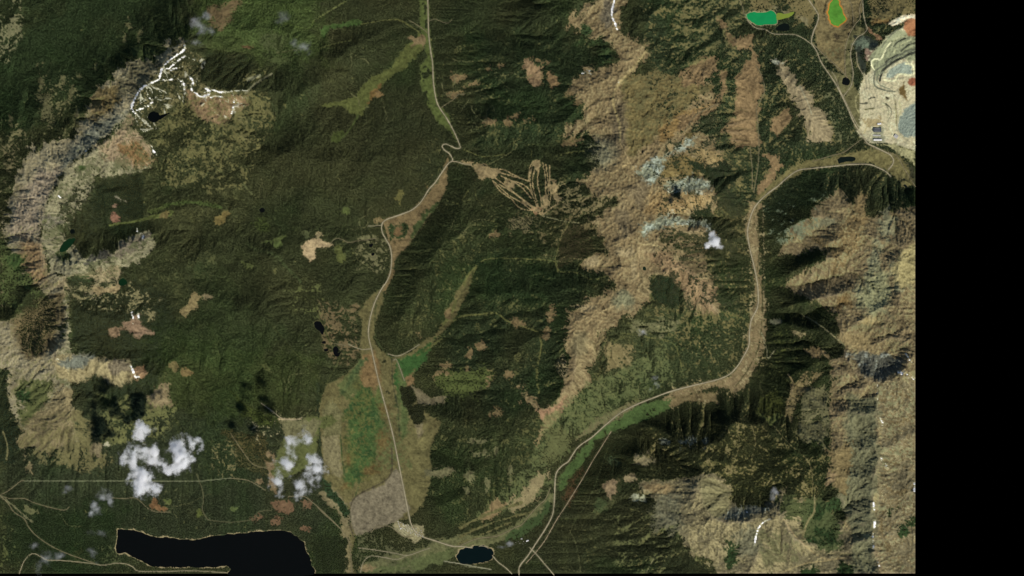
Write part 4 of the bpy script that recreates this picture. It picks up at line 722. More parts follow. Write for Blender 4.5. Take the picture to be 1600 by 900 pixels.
SNOW[sl] = np.maximum(SNOW[sl], sstep(2, -6, d) * 0.7 * sstep(0.55, 0.95, 0.45 * N2[sl] + 0.9 * SK1[sl] + 0.25 * NF[sl]))
snowline([(214,357),(216,364),(224,366),(222,374),(219,380)], 1.8, gap=-0.5); snowline([(206,487),(208,500),(207,508)], 1.5, gap=-0.2); snowline([(215,488),(217,500)], 1.6, gap=-0.3)
snowline([(205,572),(208,582),(212,590),(218,588)], 3.0, gap=0.0); snowline([(88,562),(92,561)], 1.6); snowline([(134,236),(139,232)], 1.8); snowline([(92,306),(94,309)], 2)
snowline([(960,-4),(959,6),(956,18),(957,28),(961,36),(964,46)], 2.4, wob=0.5); snowline([(910,114),(918,113),(928,117),(935,118)], 2.2, gap=-0.1); snowline([(918,110),(921,111)], 2); snowline([(966,129),(968,128)], 1.6)
snowline([(1179,852),(1181,838),(1186,824),(1194,815),(1204,811)], 2.0, wob=0.4); snowline([(1365,785),(1366,796)], 2.0); snowline([(1367,815),(1366,824)], 2.4); snowline([(1364,834),(1364,845),(1365,857)], 2.4, gap=-0.6); snowline([(1368,870),(1374,885)], 1.6, gap=-0.1)
snowline([(1429,755),(1429,768)], 3.0); snowline([(1376,714),(1381,722),(1388,732)], 4, gap=-0.15, wob=2.0); snowline([(1404,582),(1416,585),(1428,592)], 5, gap=-0.05, wob=2.0); snowline([(1415,552),(1420,560),(1424,566)], 1.6); snowline([(1371,602),(1371,640)], 1.2, gap=-0.1); snowline([(1375,652),(1380,664)], 3, gap=0.2, wob=2)
snowline([(1166,800),(1150,804),(1135,810)], 2, gap=0.2, wob=2)
TREE[SNOW > 0.35] = 0; blend((slice(None), slice(None)), 0.7 * sstep(0.15, 0.95, SNOW), (214, 206, 190), None)

# benches of the open pit mine: real steps in the slope
sl, d = field(MINE, 4)
r = np.hypot(GX[sl] - 1412, (GY[sl] - 108) * 0.8) + 2.2 * N2[sl] + 5 * N1[sl]
w_ = sstep(1, -12, d); q = (72 - r) / 5.5; stair = (np.floor(q) + sstep(0.60, 1.0, q - np.floor(q))) * 14.0
H[sl] = H[sl] * (1 - w_) + (0.4 * H[sl] + 260 + stair) * w_

# ------------------------------------------------------------------ fine relief
rough = 1.5 + 7.0 * sstep(350, 1000, H) * sstep(1.0, 0.2, TREE) + 4.0 * sstep(140, 300, H)
wet = np.zeros_like(H, bool)
for name, Q, lev, c, lab in lake_jobs:
    sl, d = field(list(map(tuple, Q)), 6); wet[sl] |= d < 3
rough = np.where(wet, 0.2, rough)
H += rough * (0.8 * N3 + 1.35 * NF + 1.0 * N5 + 0.6 * NR) + 3.0 * sstep(180, 400, H) * N2 * np.where(wet, 0, 1)
def ground(px, py): return up(H, np.asarray(px, np.float32), np.asarray(py, np.float32), X0, Y0, (X1 - X0) / (NX - 1)) if False else _g(px, py)
def _g(px, py):
    fx = np.clip((np.asarray(px, float) - X0) / DX, 0, NX - 1.001); fy = np.clip((np.asarray(py, float) - Y0) / DY, 0, NY - 1.001)
    ix = fx.astype(int); iy = fy.astype(int); fx = fx - ix; fy = fy - iy
    return (H[iy, ix] * (1 - fx) + H[iy, ix + 1] * fx) * (1 - fy) + (H[iy + 1, ix] * (1 - fx) + H[iy + 1, ix + 1] * fx) * fy

# ------------------------------------------------------------------ materials
def mat(name, rgb=None, rough=0.9, spec=0.3, attr=None, noise=None, bump=0.0, inst=False, metal=0):
    m = bpy.data.materials.new(name); m.use_nodes = True; t = m.node_tree; b = t.nodes['Principled BSDF']
    b.inputs['Roughness'].default_value = rough; b.inputs['Specular IOR Level'].default_value = spec; b.inputs['Metallic'].default_value = metal
    if attr:
        a = t.nodes.new('ShaderNodeAttribute'); a.attribute_name = attr; a.attribute_type = 'INSTANCER' if inst else 'GEOMETRY'; src = a.outputs['Color']
    else:
        a = t.nodes.new('ShaderNodeRGB'); a.outputs[0].default_value = (*rgb, 1); src = a.outputs[0]
    tc = t.nodes.new('ShaderNodeNewGeometry')
    for (sc, amt) in (noise or ()):
        n = t.nodes.new('ShaderNodeTexNoise'); n.inputs['Scale'].default_value = 1.0 / sc; n.inputs['Detail'].default_value = 4; n.inputs['Roughness'].default_value = 0.65
        t.links.new(tc.outputs['Position'], n.inputs['Vector'])
        mr = t.nodes.new('ShaderNodeMapRange'); mr.inputs[1].default_value = 0.25; mr.inputs[2].default_value = 0.75; mr.inputs[3].default_value = 1 - amt; mr.inputs[4].default_value = 1 + amt
        t.links.new(n.outputs['Fac'], mr.inputs[0])
        v = t.nodes.new('ShaderNodeVectorMath'); v.operation = 'SCALE'; t.links.new(src, v.inputs[0]); t.links.new(mr.outputs[0], v.inputs['Scale']); src = v.outputs[0]
        if bump:
            bp = t.nodes.new('ShaderNodeBump'); bp.inputs['Distance'].default_value = bump; bp.inputs['Strength'].default_value = 1.0
            t.links.new(n.outputs['Fac'], bp.inputs['Height']); t.links.new(bp.outputs[0], b.inputs['Normal']); bump = 0
    t.links.new(src, b.inputs['Base Color']); return m
M_ground = mat('mountain_ground', attr='cover', rough=0.95, spec=0.1, noise=((45, 0.16), (14, 0.14)), bump=10)
M_tree = mat('conifer_green', attr='tone', inst=True, rough=0.9, spec=0.1, noise=((30, 0.15),))
M_snow = mat('old_snow', rgb=(0.86, 0.85, 0.82), rough=0.7, noise=((30, 0.06),), bump=2)

def grid_mesh(name, verts, quads, colors=None):
    me = bpy.data.meshes.new(name); me.vertices.add(len(verts)); me.vertices.foreach_set('co', verts.astype(np.float32).ravel())
    n = len(quads); me.loops.add(n * 4); me.loops.foreach_set('vertex_index', quads.astype(np.int32).ravel())
    me.polygons.add(n); me.polygons.foreach_set('loop_start', np.arange(0, n * 4, 4, dtype=np.int32)); me.polygons.foreach_set('loop_total', np.full(n, 4, np.int32))
    me.polygons.foreach_set('use_smooth', np.ones(n, bool)); me.update(calc_edges=True)
    if colors is not None:
        at = me.attributes.new('cover', 'FLOAT_COLOR', 'POINT'); c = np.ones((len(verts), 4), np.float32); c[:, :3] = colors; at.data.foreach_set('color', c.ravel())
    return me
def link(name, me, m, parent=None):
    o = bpy.data.objects.new(name, me); COL.objects.link(o)
    if m is not None: me.materials.append(m)
    if parent: o.parent = parent
    return o

ROADS = []      # filled below, needed before the trees are set out
HW = (152,142,114); DT = (122,112,84)
def R(name, pts, w, lab, c=HW): ROADS.append((name, pts, w * (0.84 if name == 'highway' else 0.64), lab, c))
R('highway', [(668,-20),(669,25),(670,55),(673,80),(676,100),(677,125),(680,148),(685,165),(698,185),(708,203),(714,216),(718,226),(719,231),(713,232),(704,228),(696,225),(691,228),(694,234),(702,240),(707,248),(706,252)], 1.9, 'two lane highway running down the narrow valley from the top edge to the pass')
R('highway', [(706,252),(700,256),(690,270),(680,285),(670,296),(658,315),(645,327),(632,333),(618,338),(604,343),(597,350),(597,362),(603,374),(609,385),(612,402),(610,425),(604,440),(597,450),(590,463),(583,480),(577,505),(576,525),(581,548),(588,580),(596,612),(605,645),(614,680),(622,720),(630,760),(637,795),(643,820),(655,836),(680,845),(705,853),(722,854)], 2.1, 'straight pale highway crossing the wide green southern valley')
R('highway', [(722,854),(740,856),(752,853),(762,856),(768,866),(778,878),(790,887),(800,897)], 1.6, 'short road crossing the teal lake on a causeway')
R('highway', [(1392,276),(1384,268),(1372,262),(1358,257),(1330,257),(1300,260),(1270,263),(1248,266),(1232,276),(1215,291),(1200,302),(1188,313),(1178,326),(1171,345),(1168,365),(1172,390),(1178,415),(1183,440),(1185,465),(1183,482),(1174,500),(1171,520),(1170,540),(1160,560),(1150,575),(1138,586),(1118,594),(1085,602),(1050,611),(1020,622),(995,632),(970,645),(945,665),(925,683),(905,697),(895,710),(888,721),(878,728),(869,740),(867,760),(866,785),(863,805),(853,825),(840,845),(825,868),(812,885),(811,899)], 2.3, 'long pale highway curving from the mine down the eastern valley')
R('highway', [(1388,265),(1394,258),(1396,250),(1391,242),(1380,236),(1368,230),(1356,224),(1348,213),(1335,193),(1325,170),(1318,155),(1308,135),(1300,122),(1290,108),(1282,95),(1276,80),(1268,66),(1271,50),(1276,38),(1279,25),(1272,12),(1258,-8)], 2.2, 'pale mine road climbing beside the tailings flat')
R('haul_road', [(1270,68),(1290,88),(1308,104),(1320,116),(1324,122)], 2.0, 'straight tan haul road along the lower edge of the tailings flat', DT)
R('haul_road', [(1321,116),(1320,90),(1322,70),(1328,52),(1336,38),(1344,28),(1343,15),(1348,-5)], 2.2, 'haul road along the east side of the tailings flat', DT)
R('haul_road', [(1348,-5),(1349,20),(1352,35),(1355,45),(1350,52),(1340,58),(1332,70),(1329,85),(1331,100),(1333,115),(1331,130),(1326,140),(1318,150)], 1.8, 'pale double bend haul road west of the dark pit pond', HW)
R('haul_road', [(1325,-5),(1331,10),(1333,25),(1334,36)], 1.6, 'narrow haul road entering the tailings flat from the top', DT)
R('haul_road', [(1338,82),(1340,100),(1346,112),(1352,120)], 1.2, 'short ramp between the pit pond and the pale benches', HW)
R('haul_road', [(1300,112),(1306,122),(1312,140),(1322,160),(1334,185),(1346,205)], 1.2, 'service road between the tailings flat and the forest', HW)
R('haul_road', [(1348,216),(1335,226),(1318,238),(1300,243),(1270,252)], 1.4, 'service road from the mine gate to the dark pond', DT)
R('haul_road', [(1350,222),(1375,235),(1400,243),(1412,262),(1426,285),(1431,292)], 1.4, 'road along the grassy strip at the right edge', DT)
R('haul_road', [(1396,150),(1402,175),(1402,200),(1412,215),(1431,228)], 1.4, 'pale haul road on the lower mine benches', (170,162,130))
R('haul_road', [(1166,22),(1170,34),(1182,44),(1195,46),(1210,53),(1240,54),(1255,60),(1272,72)], 1.4, 'road round the lower shore of the green mine pond', HW)
R('haul_road', [(1163,23),(1160,10),(1153,-6)], 1.2, 'road leaving the green mine pond towards the top', DT)
R('dirt_track', [(1182,103),(1190,118),(1195,140),(1188,158),(1182,170),(1184,195),(1186,230),(1184,262),(1178,300)], 1.0, 'pale track down the tan side valley west of the highway', DT)
R('dirt_track', [(1172,232),(1175,260),(1176,295)], 0.8, 'thin straight track through forest above the highway bend', DT)
R('dirt_track', [(1122,162),(1105,170),(1085,182),(1070,205)], 1.0, 'track across the tan saddle of the central ridge', DT)
R('gravel_road', [(955,674),(940,698),(925,722),(912,745),(898,768),(883,792),(868,815),(853,842),(838,862),(822,880)], 1.8, 'straight pale gravel line descending diagonally beside the highway', (150,134,106))
R('gravel_road', [(828,856),(838,866),(850,880),(866,899)], 2.2, 'gravel road leaving the junction by the pale works', (150,140,112))
R('gravel_road', [(720,852),(745,842),(775,838),(790,832),(805,824),(815,820),(825,808),(838,793),(852,780),(860,762)], 1.4, 'winding gravel road along the north bank of the river plain', DT)
R('gravel_road', [(545,538),(556,543),(566,546),(580,545)], 1.3, 'short farm road meeting the highway from the west', HW)
R('gravel_road', [(575,353),(585,353),(596,352)], 1.3, 'short spur road where the meadow narrows', HW)
R('gravel_road', [(0,774),(12,786),(22,800),(38,811),(45,824),(58,838),(78,852),(100,863),(130,874),(148,880)], 1.2, 'gravel road descending from the left edge', DT)
R('gravel_road', [(0,774),(15,779),(38,779),(52,785),(75,792),(100,797),(108,792)], 1.0, 'track from the left edge into the cloud shaded forest', DT)
R('gravel_road', [(0,774),(14,766),(32,752),(38,751)], 1.4, 'track climbing to the straight cleared line at the left edge', DT)
R('gravel_road', [(30,897),(36,880),(44,869),(53,865),(64,870),(74,875),(100,876),(140,880),(158,883),(170,882),(180,880),(196,881),(208,886),(222,893),(300,892),(355,895)], 1.1, 'pale road along the south shore of the reservoir', (160,148,118))
R('gravel_road', [(175,778),(195,779),(210,778),(220,784),(232,795),(245,800),(266,800)], 1.0, 'dirt road north of the reservoir', DT)
R('dirt_track', [(307,740),(316,765),(318,782),(316,796),(322,808),(330,813),(360,816),(388,813),(400,808),(404,800),(425,797)], 1.1, 'faint forest road curving down to the reservoir', (96,92,64))
R('gravel_road', [(450,776),(475,776),(488,785),(500,795),(528,822),(538,835),(546,850),(550,895)], 1.3, 'gravel road round the east end of the reservoir', DT)
R('gravel_road', [(496,793),(512,808),(530,824)], 1.1, 'second straight track east of the reservoir', DT)
R('gravel_road', [(580,832),(588,823),(600,822),(612,824),(630,838),(645,838)], 1.2, 'road along the lower edge of the grey flat into the settlement', DT)
R('gravel_road', [(560,856),(590,860),(620,865),(636,868),(655,862),(672,856)], 1.2, 'straight forest street south of the settlement', HW)
R('gravel_road', [(563,895),(567,880),(578,869),(600,871),(620,874),(636,868)], 1.1, 'lower forest street south of the settlement', HW)
R('gravel_road', [(694,877),(720,881),(745,886),(768,890)], 0.9, 'straight pale line below the teal lake', (170,164,136))
R('gravel_road', [(516,382),(522,374),(532,373),(545,379),(560,376),(572,375),(588,372)], 1.0, 'forest road from the pale quarry to the meadow', DT)
R('gravel_road', [(706,252),(715,253),(724,256),(736,258)], 1.8, 'road from the pass to the ski slopes', (160,146,116))
R('gravel_road', [(540,540),(530,538),(522,537)], 1.0, 'ranch track near the beaver pond', DT)
R('gravel_road', [(615,563),(620,563),(632,595)], 1.0, 'thin track across the green field', HW)
R('gravel_road', [(606,553),(622,556),(640,548),(655,538)], 1.2, 'road along the foot of the wooded hill', HW)
R('gravel_road', [(408,630),(425,642),(440,653),(460,656),(472,652)], 1.2, 'pale track round the tip of the wooded spur', (160,146,118))
R('gravel_road', [(360,677),(390,720),(402,728),(418,732)], 0.9, 'forest road west of the white cloud', DT)
R('gravel_road', [(360,747),(385,750),(400,757),(415,766)], 1.2, 'track ending at the shoulder of the forest by the cloud', DT)
R('cleared_line', [(38,751.5),(120,751.5),(200,751.5),(300,752),(330,750),(360,747)], 1.2, 'straight cleared utility line across the southwestern forest', (124,126,96))
R('gravel_road', [(672,32),(680,30),(690,34),(700,36),(706,31)], 0.8, 'short track leaving the highway near the top edge', DT)
R('gravel_road', [(690,168),(698,162),(708,156),(716,148),(726,147)], 1.0, 'forest road climbing east of the highway', DT)
R('gravel_road', [(640,32),(650,38),(662,46),(668,52)], 1.2, 'side road joining the highway near the top', DT)
for name, P, w, lab, c in ROADS:
    L = smooth_line(P, 2.0); sl, d = field(L, w + 5, closed=False)
    a = 0.75 * sstep(w / 2 + 1.6, w / 2 + 0.2, d + 0.5 * N3[sl]); blend(sl, a * 0.7, tuple(0.75 * q for q in c), None); TREE[sl] = np.where(d < w / 2 + 0.9, 0, TREE[sl])

# ------------------------------------------------------------------ the ground sheet
V = np.empty((NY, NX, 3), np.float32); V[..., 0] = wx(GX); V[..., 1] = wy(GY); V[..., 2] = H
ids = np.arange(NY * NX).reshape(NY, NX)
quads = np.stack([ids[:-1, :-1], ids[1:, :-1], ids[1:, 1:], ids[:-1, 1:]], -1).reshape(-1, 4)
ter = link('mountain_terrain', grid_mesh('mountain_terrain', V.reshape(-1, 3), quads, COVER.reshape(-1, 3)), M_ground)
tag(ter, 'forested mountain country with bare tan ridges seen from above', kind='structure')
def sheet(mask, name, m, lift):
    f = (mask[:-1, :-1] & mask[1:, :-1]) | (mask[1:, 1:] & mask[:-1, 1:]); qs = quads[f.ravel()]
    u, inv = np.unique(qs, return_inverse=True); v = V.reshape(-1, 3)[u].copy(); v[:, 2] += lift
    return link(name, grid_mesh(name, v, inv.reshape(-1, 4)), m)
tag(sheet(SNOW > 0.88, 'snow', M_snow, 4.0), 'white summer snow left along the highest crests', kind='stuff')

# ------------------------------------------------------------------ water
M_water = {}
for name, Q, lev, c, lab in lake_jobs:
    bm = bmesh.new()
    bm.faces.new([bm.verts.new((wx(x), wy(y), 0)) for x, y in Q]); bmesh.ops.triangulate(bm, faces=bm.faces[:]); bmesh.ops.recalc_face_normals(bm, faces=bm.faces[:])
    if bm.faces[0].normal.z < 0: bmesh.ops.reverse_faces(bm, faces=bm.faces[:])
    me = bpy.data.meshes.new(name); bm.to_mesh(me); bm.free()
    if c not in M_water: M_water[c] = mat('water', rgb=tuple(alb(c)), rough=0.2, spec=0.12, noise=((200, 0.45 if c[0] == 84 else 0.12 if max(c) > 60 else 0.05),))
    o = link(name, me, M_water[c]); o.location.z = lev; tag(o, lab, kind='structure')

# ------------------------------------------------------------------ roads
def ribbon(name, pts, w, m, lift=3.0):
    L = smooth_line(pts, 1.2); t = np.gradient(L, axis=0); t /= np.maximum(1e-6, np.hypot(t[:, 0], t[:, 1]))[:, None]
    n = np.c_[-t[:, 1], t[:, 0]]; ww = w * 0.42 * (0.92 + 0.3 * fbm(L[:, 0], L[:, 1], 9, 3, 801))
    rows = []
    for k in (-1, 0, 1):
        p = L + n * ww[:, None] * k; rows.append(p)
    z = np.max([_g(L[:, 0] + n[:, 0] * ww * q, L[:, 1] + n[:, 1] * ww * q) for q in (-1.3, -0.6, 0, 0.6, 1.3)], axis=0) + lift
    v = np.stack([np.stack([wx(p[:, 0]), wy(p[:, 1]), z + (1.0 if i == 1 else 0)], -1) for i, p in enumerate(rows)], 1).reshape(-1, 3)
    k = np.arange(len(L) - 1) * 3
    q = np.concatenate([np.stack([k, k + 3, k + 4, k + 1], -1), np.stack([k + 1, k + 4, k + 5, k + 2], -1)])
    o = link(name, grid_mesh(name, v, q), m)
    return o
M_road = {}
for name, P, w, lab, c in ROADS:
    if c not in M_road: M_road[c] = mat('road_surface', rgb=tuple(alb(c)), rough=0.9, noise=((700, 0.22), (90, 0.2), (25, 0.12)))
    tag(ribbon(name, P, w, M_road[c]), lab, kind='structure')

# ------------------------------------------------------------------ forest: about a quarter of a million crowns
rng = np.random.RandomState(7); sp = 1.75
tx, ty = np.meshgrid(np.arange(X0 + 1, X1 - 1, sp), np.arange(Y0 + 1, Y1 - 1, sp))
tx = (tx + rng.uniform(-0.85, 0.85, tx.shape)).ravel(); ty = (ty + rng.uniform(-0.85, 0.85, ty.shape)).ravel()
ok = (tx > X0) & (tx < X1 - 0.5) & (ty > Y0) & (ty < Y1 - 0.5); tx, ty = tx[ok], ty[ok]
ix = np.clip(np.round((tx - X0) / DX).astype(int), 0, NX - 1); iy = np.clip(np.round((ty - Y0) / DY).astype(int), 0, NY - 1)
tr = TREE[iy, ix]; nn = 0.5 + 0.28 * N3[iy, ix] + 0.2 * N2[iy, ix] + rng.uniform(-0.22, 0.22, tx.shape)
keep = (tr > nn) | (tr > 0.97) & (rng.rand(tx.size) < 0.93)
keep |= (tr < 0.3) & (rng.rand(tx.size) < 0.0)
keep &= tr > 0.06
tx, ty, ix, iy, tr = tx[keep], ty[keep], ix[keep], iy[keep], tr[keep]
print('crowns', len(tx))
pv = np.c_[wx(tx), wy(ty), _g(tx, ty) - 2.0].astype(np.float32)
fm = bpy.data.meshes.new('forest'); fm.vertices.add(len(tx)); fm.vertices.foreach_set('co', pv.ravel())
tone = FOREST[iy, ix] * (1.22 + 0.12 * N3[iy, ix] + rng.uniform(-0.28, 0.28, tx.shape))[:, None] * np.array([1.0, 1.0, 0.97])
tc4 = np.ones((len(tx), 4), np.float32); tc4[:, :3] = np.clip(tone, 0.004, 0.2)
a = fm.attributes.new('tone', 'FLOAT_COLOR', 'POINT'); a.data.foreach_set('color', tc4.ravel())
a = fm.attributes.new('size', 'FLOAT', 'POINT'); a.data.foreach_set('value', (rng.uniform(0.75, 1.3, len(tx)) * (0.8 + 0.2 * tr)).astype(np.float32))
a = fm.attributes.new('turn', 'FLOAT', 'POINT'); a.data.foreach_set('value', rng.uniform(0, 6.28, len(tx)).astype(np.float32))
fo = bpy.data.objects.new('forest', fm); COL.objects.link(fo); tag(fo, 'dark conifer forest covering the valleys and lower slopes', kind='stuff')
fm.materials.append(M_tree)
ng = bpy.data.node_groups.new('crowns', 'GeometryNodeTree')
ng.interface.new_socket('Geometry', in_out='INPUT', socket_type='NodeSocketGeometry'); ng.interface.new_socket('Geometry', in_out='OUTPUT', socket_type='NodeSocketGeometry')
N = ng.nodes; Lk = ng.links.new; gi = N.new('NodeGroupInput'); go = N.new('NodeGroupOutput')
def crown_group(spec):
    j = N.new('GeometryNodeJoinGeometry')
    for (x, y, r, h) in spec:
        c = N.new('GeometryNodeMeshCone'); c.fill_type = 'NONE'; c.inputs['Vertices'].default_value = 6; c.inputs['Radius Top'].default_value = 0.12 * r; c.inputs['Radius Bottom'].default_value = r; c.inputs['Depth'].default_value = h
        tf = N.new('GeometryNodeTransform'); tf.inputs['Translation'].default_value = (x, y, 0); tf.inputs['Rotation'].default_value = (0.05 * x / r, 0.1, x + y); Lk(c.outputs['Mesh'], tf.inputs[0]); Lk(tf.outputs[0], j.inputs[0])
    sm = N.new('GeometryNodeSetMaterial'); sm.inputs['Material'].default_value = M_tree; Lk(j.outputs[0], sm.inputs[0])
    return sm.outputs[0]
gs = [crown_group(s) for s in ([(0,0,9,24),(10,5,7,17),(-8,8,8,20),(2,-10,7,15)], [(-3,2,11,26),(9,-6,7,16),(6,9,6,14)], [(0,0,7,20),(-11,-4,7,16),(8,-7,8,22),(5,9,7,15),(-6,10,6,13)])]
g2i = N.new('GeometryNodeGeometryToInstance')
for g in gs: Lk(g, g2i.inputs[0])
ip = N.new('GeometryNodeInstanceOnPoints'); ip.inputs['Pick Instance'].default_value = True
def named(n, ty='FLOAT'):
    a = N.new('GeometryNodeInputNamedAttribute'); a.data_type = ty; a.inputs['Name'].default_value = n; return a.outputs['Attribute']
rv = N.new('FunctionNodeRandomValue'); rv.data_type = 'INT'
rv.inputs[4].default_value = 0; rv.inputs[5].default_value = 2
Lk(rv.outputs[2], ip.inputs['Instance Index'])
cb = N.new('ShaderNodeCombineXYZ'); Lk(named('turn'), cb.inputs[2]); Lk(cb.outputs[0], ip.inputs['Rotation']); Lk(named('size'), ip.inputs['Scale'])
Lk(gi.outputs[0], ip.inputs['Points']); Lk(g2i.outputs[0], ip.inputs['Instance']); Lk(ip.outputs[0], go.inputs[0])
md = fo.modifiers.new('crowns', 'NODES'); md.node_group = ng

# ------------------------------------------------------------------ buildings
M_wall = mat('pale_metal_wall', rgb=(0.42, 0.41, 0.38), rough=0.7, noise=((6, 0.1),)); M_white = mat('white_metal_roof', rgb=(0.8, 0.79, 0.76), rough=0.55, noise=((8, 0.08),))
M_slate = mat('dark_metal_roof', rgb=(0.055, 0.065, 0.075), rough=0.6, noise=((8, 0.15),)); M_house = mat('light_house_roof', rgb=(0.55, 0.53, 0.49), rough=0.8, noise=((5, 0.15),)); M_glass = mat('window_glass', rgb=(0.03, 0.035, 0.04), rough=0.1)
M_rust = mat('rust_brown_roof', rgb=(0.24, 0.13, 0.09), rough=0.85, noise=((5, 0.15),))
def poly_obj(name, vs, fs, m, parent=None):
    me = bpy.data.meshes.new(name); me.from_pydata(vs, [], fs); me.update(); o = link(name, me, m, parent); return o
def bx(x0, x1, y0, y1, z0, z1):
    v = [(x0,y0,z0),(x1,y0,z0),(x1,y1,z0),(x0,y1,z0),(x0,y0,z1),(x1,y0,z1),(x1,y1,z1),(x0,y1,z1)]
    return v, [(0,3,2,1),(4,5,6,7),(0,1,5,4),(1,2,6,5),(2,3,7,6),(3,0,4,7)]
def gable(L, W, z, h, over):
    x, y = L / 2 + over, W / 2 + over
    v = [(-x,-y,z),(x,-y,z),(x,0,z+h),(-x,0,z+h),(-x,y,z),(x,y,z),(-x,-y,z+0.6),(x,-y,z+0.6),(x,0,z+h+0.6),(-x,0,z+h+0.6),(-x,y,z+0.6),(x,y,z+0.6)]
    return v, [(6,7,8,9),(9,8,11,10),(0,3,2,1),(3,4,5,2),(0,1,7,6),(4,10,11,5),(0,6,9,3),(3,9,10,4),(1,2,8,7),(2,5,11,8)]
def hall(name, px, py, L, W, h, rot, roofm, label, cat, bays=1, group=None):
    e = bpy.data.objects.new(name, None); COL.objects.link(e); e.location = (wx(px), wy(py), float(_g(px, py)) - 4); e.rotation_euler.z = math.radians(rot)
    tag(e, label, cat, group)
    v, f = bx(-L/2, L/2, -W/2, W/2, 0, h + 4); poly_obj('wall', v, f, M_wall, e)
    bw = W / bays
    for b in range(bays):
        v, f = gable(L, bw, h + 4.05, bw * 0.16, 1.0 if bays == 1 else 0.0); o = poly_obj('roof', v, f, roofm, e); o.location.y = -W/2 + bw * (b + 0.5)
        v, f = bx(-L*0.3, L*0.3, -1.5, 1.5, 0, 3.0); q = poly_obj('roof_vent', v, f, M_wall, o); q.location.z = h + 4 + bw * 0.16
    for k in range(5):
        v, f = bx(-L*0.06, L*0.06, -0.3, 0.3, 0, 5); o = poly_obj('window', v, f, M_glass, e); o.location = (-L*0.4 + k * L*0.2, -W/2 - 0.35, 6)
    return e
hall('processing_hall', 1371, 203, 200, 105, 26, 0, M_slate, 'long dark roofed mill hall at the foot of the mine benches', 'mill hall', 3)
hall('storage_hall', 1371.5, 218.5, 205, 38, 15, 0, M_white, 'bright white roofed shed just below the dark mill hall', 'shed')
hall('workshop', 1370, 211.5, 190, 30, 12, -3, M_wall, 'grey workshop between the dark mill hall and the white shed', 'workshop')
hall('works_building', 1374, 193.5, 90, 40, 14, 10, M_white, 'small white works building above the dark mill hall', 'works building')
hall('crusher_building', 1400, 213, 95, 85, 18, -35, M_wall, 'squat grey building east of the mill hall', 'crusher building')
hall('depot_shed', 824, 845, 60, 30, 10, 20, M_white, 'white shed on the pale works beside the highway junction', 'shed')
hall('depot_shed', 815, 842, 40, 26, 10, -5, M_wall, 'grey shed west of the white one on the pale works', 'shed')
hall('farm_building', 626, 834 - 8, 40, 18, 7, 40, M_white, 'white farm building at the west corner of the settlement', 'farm building')
protoh = {}
def make_house(px, py, rot, kind, label, group):
    e = bpy.data.objects.new('house', None); COL.objects.link(e); e.location = (wx(px), wy(py), float(_g(px, py)) - 1.5); e.rotation_euler.z = math.radians(rot)
    tag(e, label, 'house', group)
    rm = (M_house, M_white, M_rust)[kind]
    if kind not in protoh:
        v, f = bx(-9, 9, -4.5, 4.5, 0, 5.5); w = poly_obj('wall', v, f, M_wall, e); v, f = gable(18, 9, 5.55, 2.6, 0.6); r = poly_obj('roof', v, f, rm, e)
        protoh[kind] = (w, r)
    else:
        for s in protoh[kind]:
            c = s.copy(); COL.objects.link(c); c.parent = e
    return e
KL = ('pale roofed house in the dense grid of the valley settlement', 'white roofed house in the dense grid of the valley settlement', 'brown roofed house in the dense grid of the valley settlement')
nh = 0
for r in range(7):
    for k in range(10):
        u, v_ = k / 9.0, r / 6.0
        px = 622 + 36 * u - 4 * v_ + 0 * r + 8 * v_; py = 817 + 14 * u + 20 * v_ * (0.55 + 0.2 * u) - 2
        if px > 661 or py > 839 or (abs(px - (643 - (820 - py) * 0.25)) < 1.2) or rng.rand() < 0.12: continue
        kd = int(rng.choice([0, 0, 0, 1, 2])); make_house(px + rng.uniform(-0.4, 0.4), py + rng.uniform(-0.3, 0.3), -38 if px < 645 else -4, kd, KL[kd], 'houses of the valley settlement'); nh += 1
for (x, y) in ((810,846),(812,849),(817,850),(821,849),(806,848),(818,846)): make_house(x, y, 15, 0, 'small pale house beside the sheds of the roadside works', 'houses at the roadside works')
print('houses', nh)

